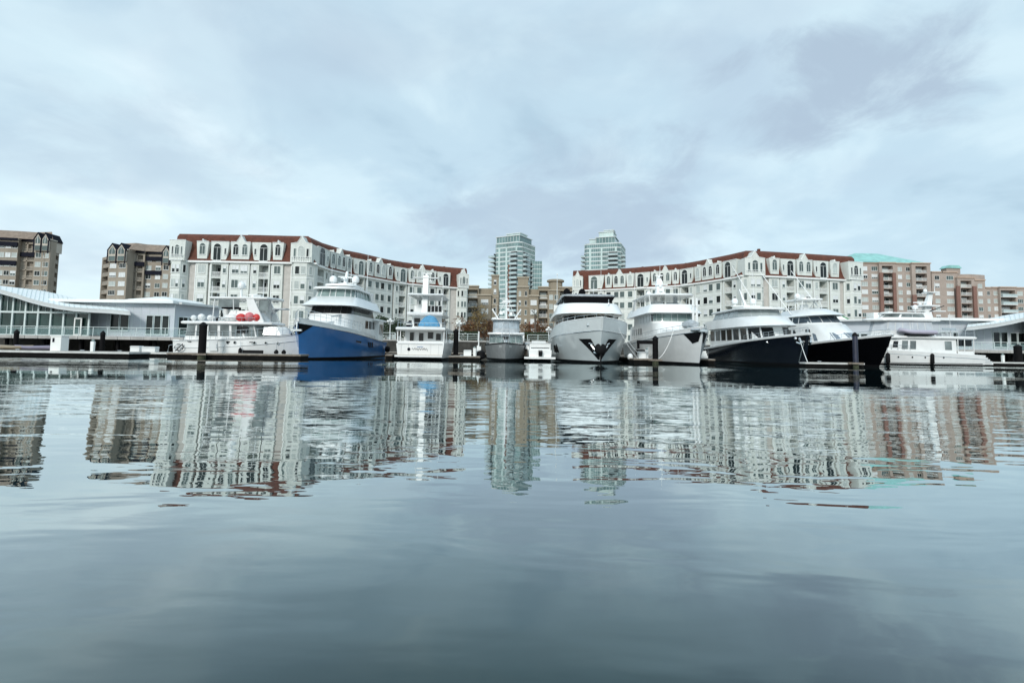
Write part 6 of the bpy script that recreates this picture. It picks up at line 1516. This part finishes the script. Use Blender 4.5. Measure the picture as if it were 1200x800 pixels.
q = MB([m_glass, m_wood, m_white]); q.box(1.4, 3.0, -1.0, 1.0, 1.2, 1.75, 1); q.box(1.3, 3.1, 1.86, 1.9, 1.25, 1.75, 2); q.box(1.3, 3.1, 1.7, 1.74, 2.35, 3.1, 0); put(rt, q, 'cockpit')
hb_ = House([(5.6, 1.6), (8.5, 1.65), (11.2, 1.4), (12.4, .3)], [(5.9, 1.55), (8.5, 1.55), (10.9, 1.3), (11.8, .3)], 3.5, 5.3); put(rt, hb_.mesh(m_offwhite), 'pilothouse', 35)
m_vy = mat('pale_curtain', (.50, .54, .58), .3, var=.12, vscale=1.2); hb_.band(rt, m_vy, {0: 3, 1: 3, 2: 1, 3: 1}, .35, .92, .05)
put(rt, slab([(5.0, 1.85), (9, 1.9), (11.8, 1.6), (12.9, .4)], 5.3, 5.6), 'pilothouse_roof', 40)
fb = House([(6.2, 1.35), (9.6, 1.3), (11.3, .3)], [(6.5, 1.25), (9.2, 1.15), (10.4, .3)], 5.6, 6.2); put(rt, fb.mesh(m_white), 'flybridge', 35); fb.band(rt, m_tw, {0: 1, 1: 1}, .3, .85, .1)
put(rt, slab([(6.6, 1.4), (10.2, 1.3), (11.0, .3)], 6.2, 6.35), 'flybridge_top', 40)
q = MB([m_white, m_glass]); q.loft([[(5.6 + a_, b_, 5.6) for a_, b_ in ((-.9, -.5), (.9, -.5), (.9, .5), (-.9, .5))], [(5.2 + a_, b_, 6.6) for a_, b_ in ((-.4, -.3), (.4, -.3), (.4, .3), (-.4, .3))], [(4.6 + a_, b_, 9.0) for a_, b_ in ((-.22, -.15), (.22, -.15), (.22, .15), (-.22, .15))]])
q.box(4.2, 6.4, -.9, .9, 7.2, 7.35); q.box(3.0, 5.4, -.3, .3, 6.6, 6.72); q.tube([(5.1, .4, 6.6), (3.3, .4, 7.3)], .05, 1); q.box(4.0, 5.2, -.6, .6, 8.9, 9.0); q.box(5.6, 7.2, -.5, .5, 6.6, 6.7); put(rt, q, 'mast')
dome(rt, 6.7, .2, 6.8, .32); dome(rt, 4.9, -.4, 9.05, .22, stalk=.1); radar_bar(rt, 6.0, .1, 7.4, 1.4, 1.2); antenna(rt, 4.3, .3, 9.0, 1.3); antenna(rt, 3.6, 1.5, 3.5, 2.8); antenna(rt, 8.2, 1.6, 3.5, 2.6)
put(rt, h.rail(m_steel, .7, .6, .99, 9, base=.12), 'railing')
q = MB(m_steel)
for i in range(5): q.tube([(1.1 + i * 1.05, 1.9, 3.5), (1.1 + i * 1.05, 1.9, 4.3)], .02, 0, 4)
q.tube([(1.1, 1.9, 4.3), (5.3, 1.9, 4.3)], .025, 0, 4); q.tube([(1.1, 1.9, 3.9), (5.3, 1.9, 3.9)], .018, 0, 4); q.box(3.2, 4.8, 1.75, 1.85, 4.25, 4.5); put(rt, q, 'upper_railing')
q = MB(m_canvas_grey); q.box(3.2, 4.6, .6, 1.4, 3.52, 3.9); put(rt, q, 'deck_seat')
my = rt
put(my, h.rub(m_steel, -.28, .035), 'rub_rail')
for t_ in (.35, .5, .6, .7, .8):
    q = MB([m_glass]); c_ = h.at(t_, .95, 1, .012); q.lathe([(.10, 0), (.10, .02)], 0, 12, Matrix.Translation(c_) @ Matrix.Rotation(R(-90), 4, 'X')); put(my, q, 'porthole')
q = MB(m_navytrim)
for sd in (1, -1): h.patch(q, [(.02, .30), (.99, .30), (.99, .22), (.02, .22)], sd, .012, 0, 14)
put(my, q, 'boot_stripe')
rt = thing('inflatable_dinghy', 'lilac grey inflatable dinghy on the upper deck of the side-on white motor yacht', 'dinghy', wpos(my, (8.0, 1.95, 3.5)), R(180))
q = MB(m_lilac); q.tube([(-1.9, -.35, .4), (1.1, -.35, .42), (1.9, -.15, .62), (2.05, .1, .68), (1.9, .35, .62), (1.1, .5, .42), (-1.9, .5, .4)], .25, 0, 8); q.build('tube', rt, 50)
q = MB(m_rubber); q.box(-1.7, 1.3, -.3, .45, .06, .2); q.build('floor', rt)
for lx, lab in ((11.5, 'tall black fender near the bow of the side-on white motor yacht'), (6.5, 'tall black fender amidships on the side-on white motor yacht')):
    p_ = wpos(my, (lx, 0, 0)); fender(lab, (p_.x, 61.0 if lx < 10 else 61.35, .78), .22, 1.15)
# fenders and lines of the bow-on boats
p_ = wpos(silver, (L, 0, 0))
fender('black fender at the left shoulder of the silver yacht', (DX(655, 58), 58.5, 1.5), .3, 1.0)
fender('white round fender at the dock right of the silver yacht', (DX(738.5, 52), 52, .62), .28, .5, m_white)
line('white mooring line hanging from the white bow-on yacht to the dock', wpos(white7, (20.5, -2.0, 3.3)), (DX(772, 50.2), 50.4, .5), .5, .035, m_trim)
line('thin mooring line from the silver yacht bow to the finger dock', wpos(silver, (24.5, 1.9, 3.9)), (DX(748, 50.4), 50.6, .5), .3, .02)
line('thin mooring line from the silver yacht quarter down to the finger dock', wpos(silver, (20, 3.3, 3.4)), (DX(756, 51), 51.5, .5), .3, .02)
line('thin mooring line from the blue yacht bow to the trawler dock', wpos(blue, (19.5, -1.2, 3.2)), (DX(348, 46), 46.8, .5), .1, .02)
line('mooring line from the navy yacht bow to the dock beside it', wpos(navy8, (21.8, -.5, 2.4)), (DX(946, 48.6), 48.6, .45), .1, .03, m_trim)
# people-sized dock gear between silver and white yachts
rnd = random.Random(12)
def trolley(label, px, D, top, seed):
    r_ = random.Random(seed); x = DX(px, D); rt = thing('dock_cart', label, 'dock cart', (x, D, top)); q = MB(m_rubber); q.prism([(-.45, .35), (.45, .35), (.55, .85), (-.55, .85)], -.3, .3); q.build('tub', rt)
    for sx in (-.3, .3): q = MB(m_rubber); q.lathe([(.05, -.05), (.2, -.05), (.2, .05), (.05, .05)], 0, 12, TZ(sx, -.36, .2) @ Matrix.Rotation(R(90), 4, 'X')); q.build('wheel', rt)
    q = MB(m_steel); q.tube([(.5, 0, .8), (.9, 0, 1.15), (.9, .2, 1.15)], .025); q.build('handle', rt)
trolley('black dock cart between the silver and white bow-on yachts', 751, 55, .5, 1)
dock('narrow dock alongside, between the silver yacht and the white bow-on yacht', DX(748, 55), DX(757, 55), 52.6, 74)
dock('narrow dock between the white bow-on yacht and the navy yacht', DX(822, 56), DX(829, 56), 54, 75.5)
def gangway(label, px, D, z0_, z1_, w_):
    x = DX(px, D); rt = thing('boarding_steps', label, 'boarding steps', (x, D, .5))
    for i in range(3): q = MB(m_trim); q.box(-.4, .4, .25 * i, .25 * i + .25, 0, .28 * (i + 1)); q.build('step', rt)
    q = MB(m_steel)
    for sx in (-.42, .42): q.tube([(sx, 0, .28), (sx, 0, 1.1), (sx, .75, 1.7), (sx, .75, .84)], .02, 0, 4)
    q.build('handrail', rt)
gangway('white boarding steps on the narrow dock beside the navy yacht', 825.5, 59, 0, 0, 0)
gangway('white boarding steps between the silver and white bow-on yachts', 753, 58, 0, 0, 0)
# tall thin masts of boats farther back
def flagpole(label, px, D, z0_, ytop, r=.07):
    p = U(px, ytop, D); rt = thing('flagpole', label, 'flagpole', (p.x, D, z0_), 0, 'white poles on the promenade'); q = MB(m_trim); q.tube([(0, 0, 0), (0, 0, p.z - z0_)], r, 0, 8, r2=r * .5); q.build('pole', rt); q = MB(m_trim); q.ball((0, 0, p.z - z0_ + .08), .13); q.build('finial', rt)
    return rt
f_ = flagpole('tall white pole carrying a square box, left of the silver yacht', 653, 84.8, QZ, 322); q = MB(m_trim); q.box(-.55, .55, -.35, -.09, 5.2, 6.3); q.build('box', f_)

# ------------------------------------------------------------------ small dockside things
def bin_(label, px, D, top):
    rt = thing('wheelie_bin', label, 'bin', (DX(px, D), D, top)); q = MB(m_leafgreen); q.loft([[(-.25, -.25, .08), (.25, -.25, .08), (.25, .25, .08), (-.25, .25, .08)], [(-.32, -.32, .95), (.32, -.32, .95), (.32, .32, .95), (-.32, .32, .95)]]); q.build('body', rt)
    q = MB(m_rubber); q.box(-.35, .35, -.36, .36, .953, 1.02); q.build('lid', rt)
def ringpost(label, px, D, top):
    rt = thing('life_ring_post', label, 'life ring', (DX(px, D), D, top), 0, 'life rings on posts'); q = MB(m_trim); q.tube([(0, 0, 0), (0, 0, 1.5)], .05); q.build('post', rt)
    q = MB([m_red, m_trim])
    for i in range(12):
        a, b = 2 * math.pi * i / 12, 2 * math.pi * (i + 1) / 12; q.tube([(.3 * math.cos(a), -.09, 1.15 + .3 * math.sin(a)), (.3 * math.cos(b), -.09, 1.15 + .3 * math.sin(b))], .06, 0 if i % 3 else 1, 6)
    q.build('ring', rt)
for px, D, top, nm in ((20, 43.8, .5, 'leftmost cleat on the long left dock'), (96, 43.8, .5, 'cleat on the long left dock right of the white cabinet'), (140, 43.8, .5, 'cleat near the right end of the long left dock'), (262, 45.7, .48, 'cleat on the trawler dock right of the tall pile'), (340, 45.7, .48, 'cleat at the right end of the trawler dock'), (541, 53.8, .42, 'cleat on the finger dock by the tall pile'), (762, 50.3, .5, 'cleat on the finger dock below the pile arm'), (960, 48.2, .42, 'cleat on the pale dock before the black sport fisher')):
    q = MB(m_steel); q.tube([(-.18, 0, .1), (.18, 0, .1)], .025); q.tube([(-.07, 0, 0), (-.07, 0, .1)], .02); q.tube([(.07, 0, 0), (.07, 0, .1)], .02); o = q.build('cleat'); o.location = (DX(px, D), D, top); tag(o, nm, 'cleat', 'steel dock cleats')
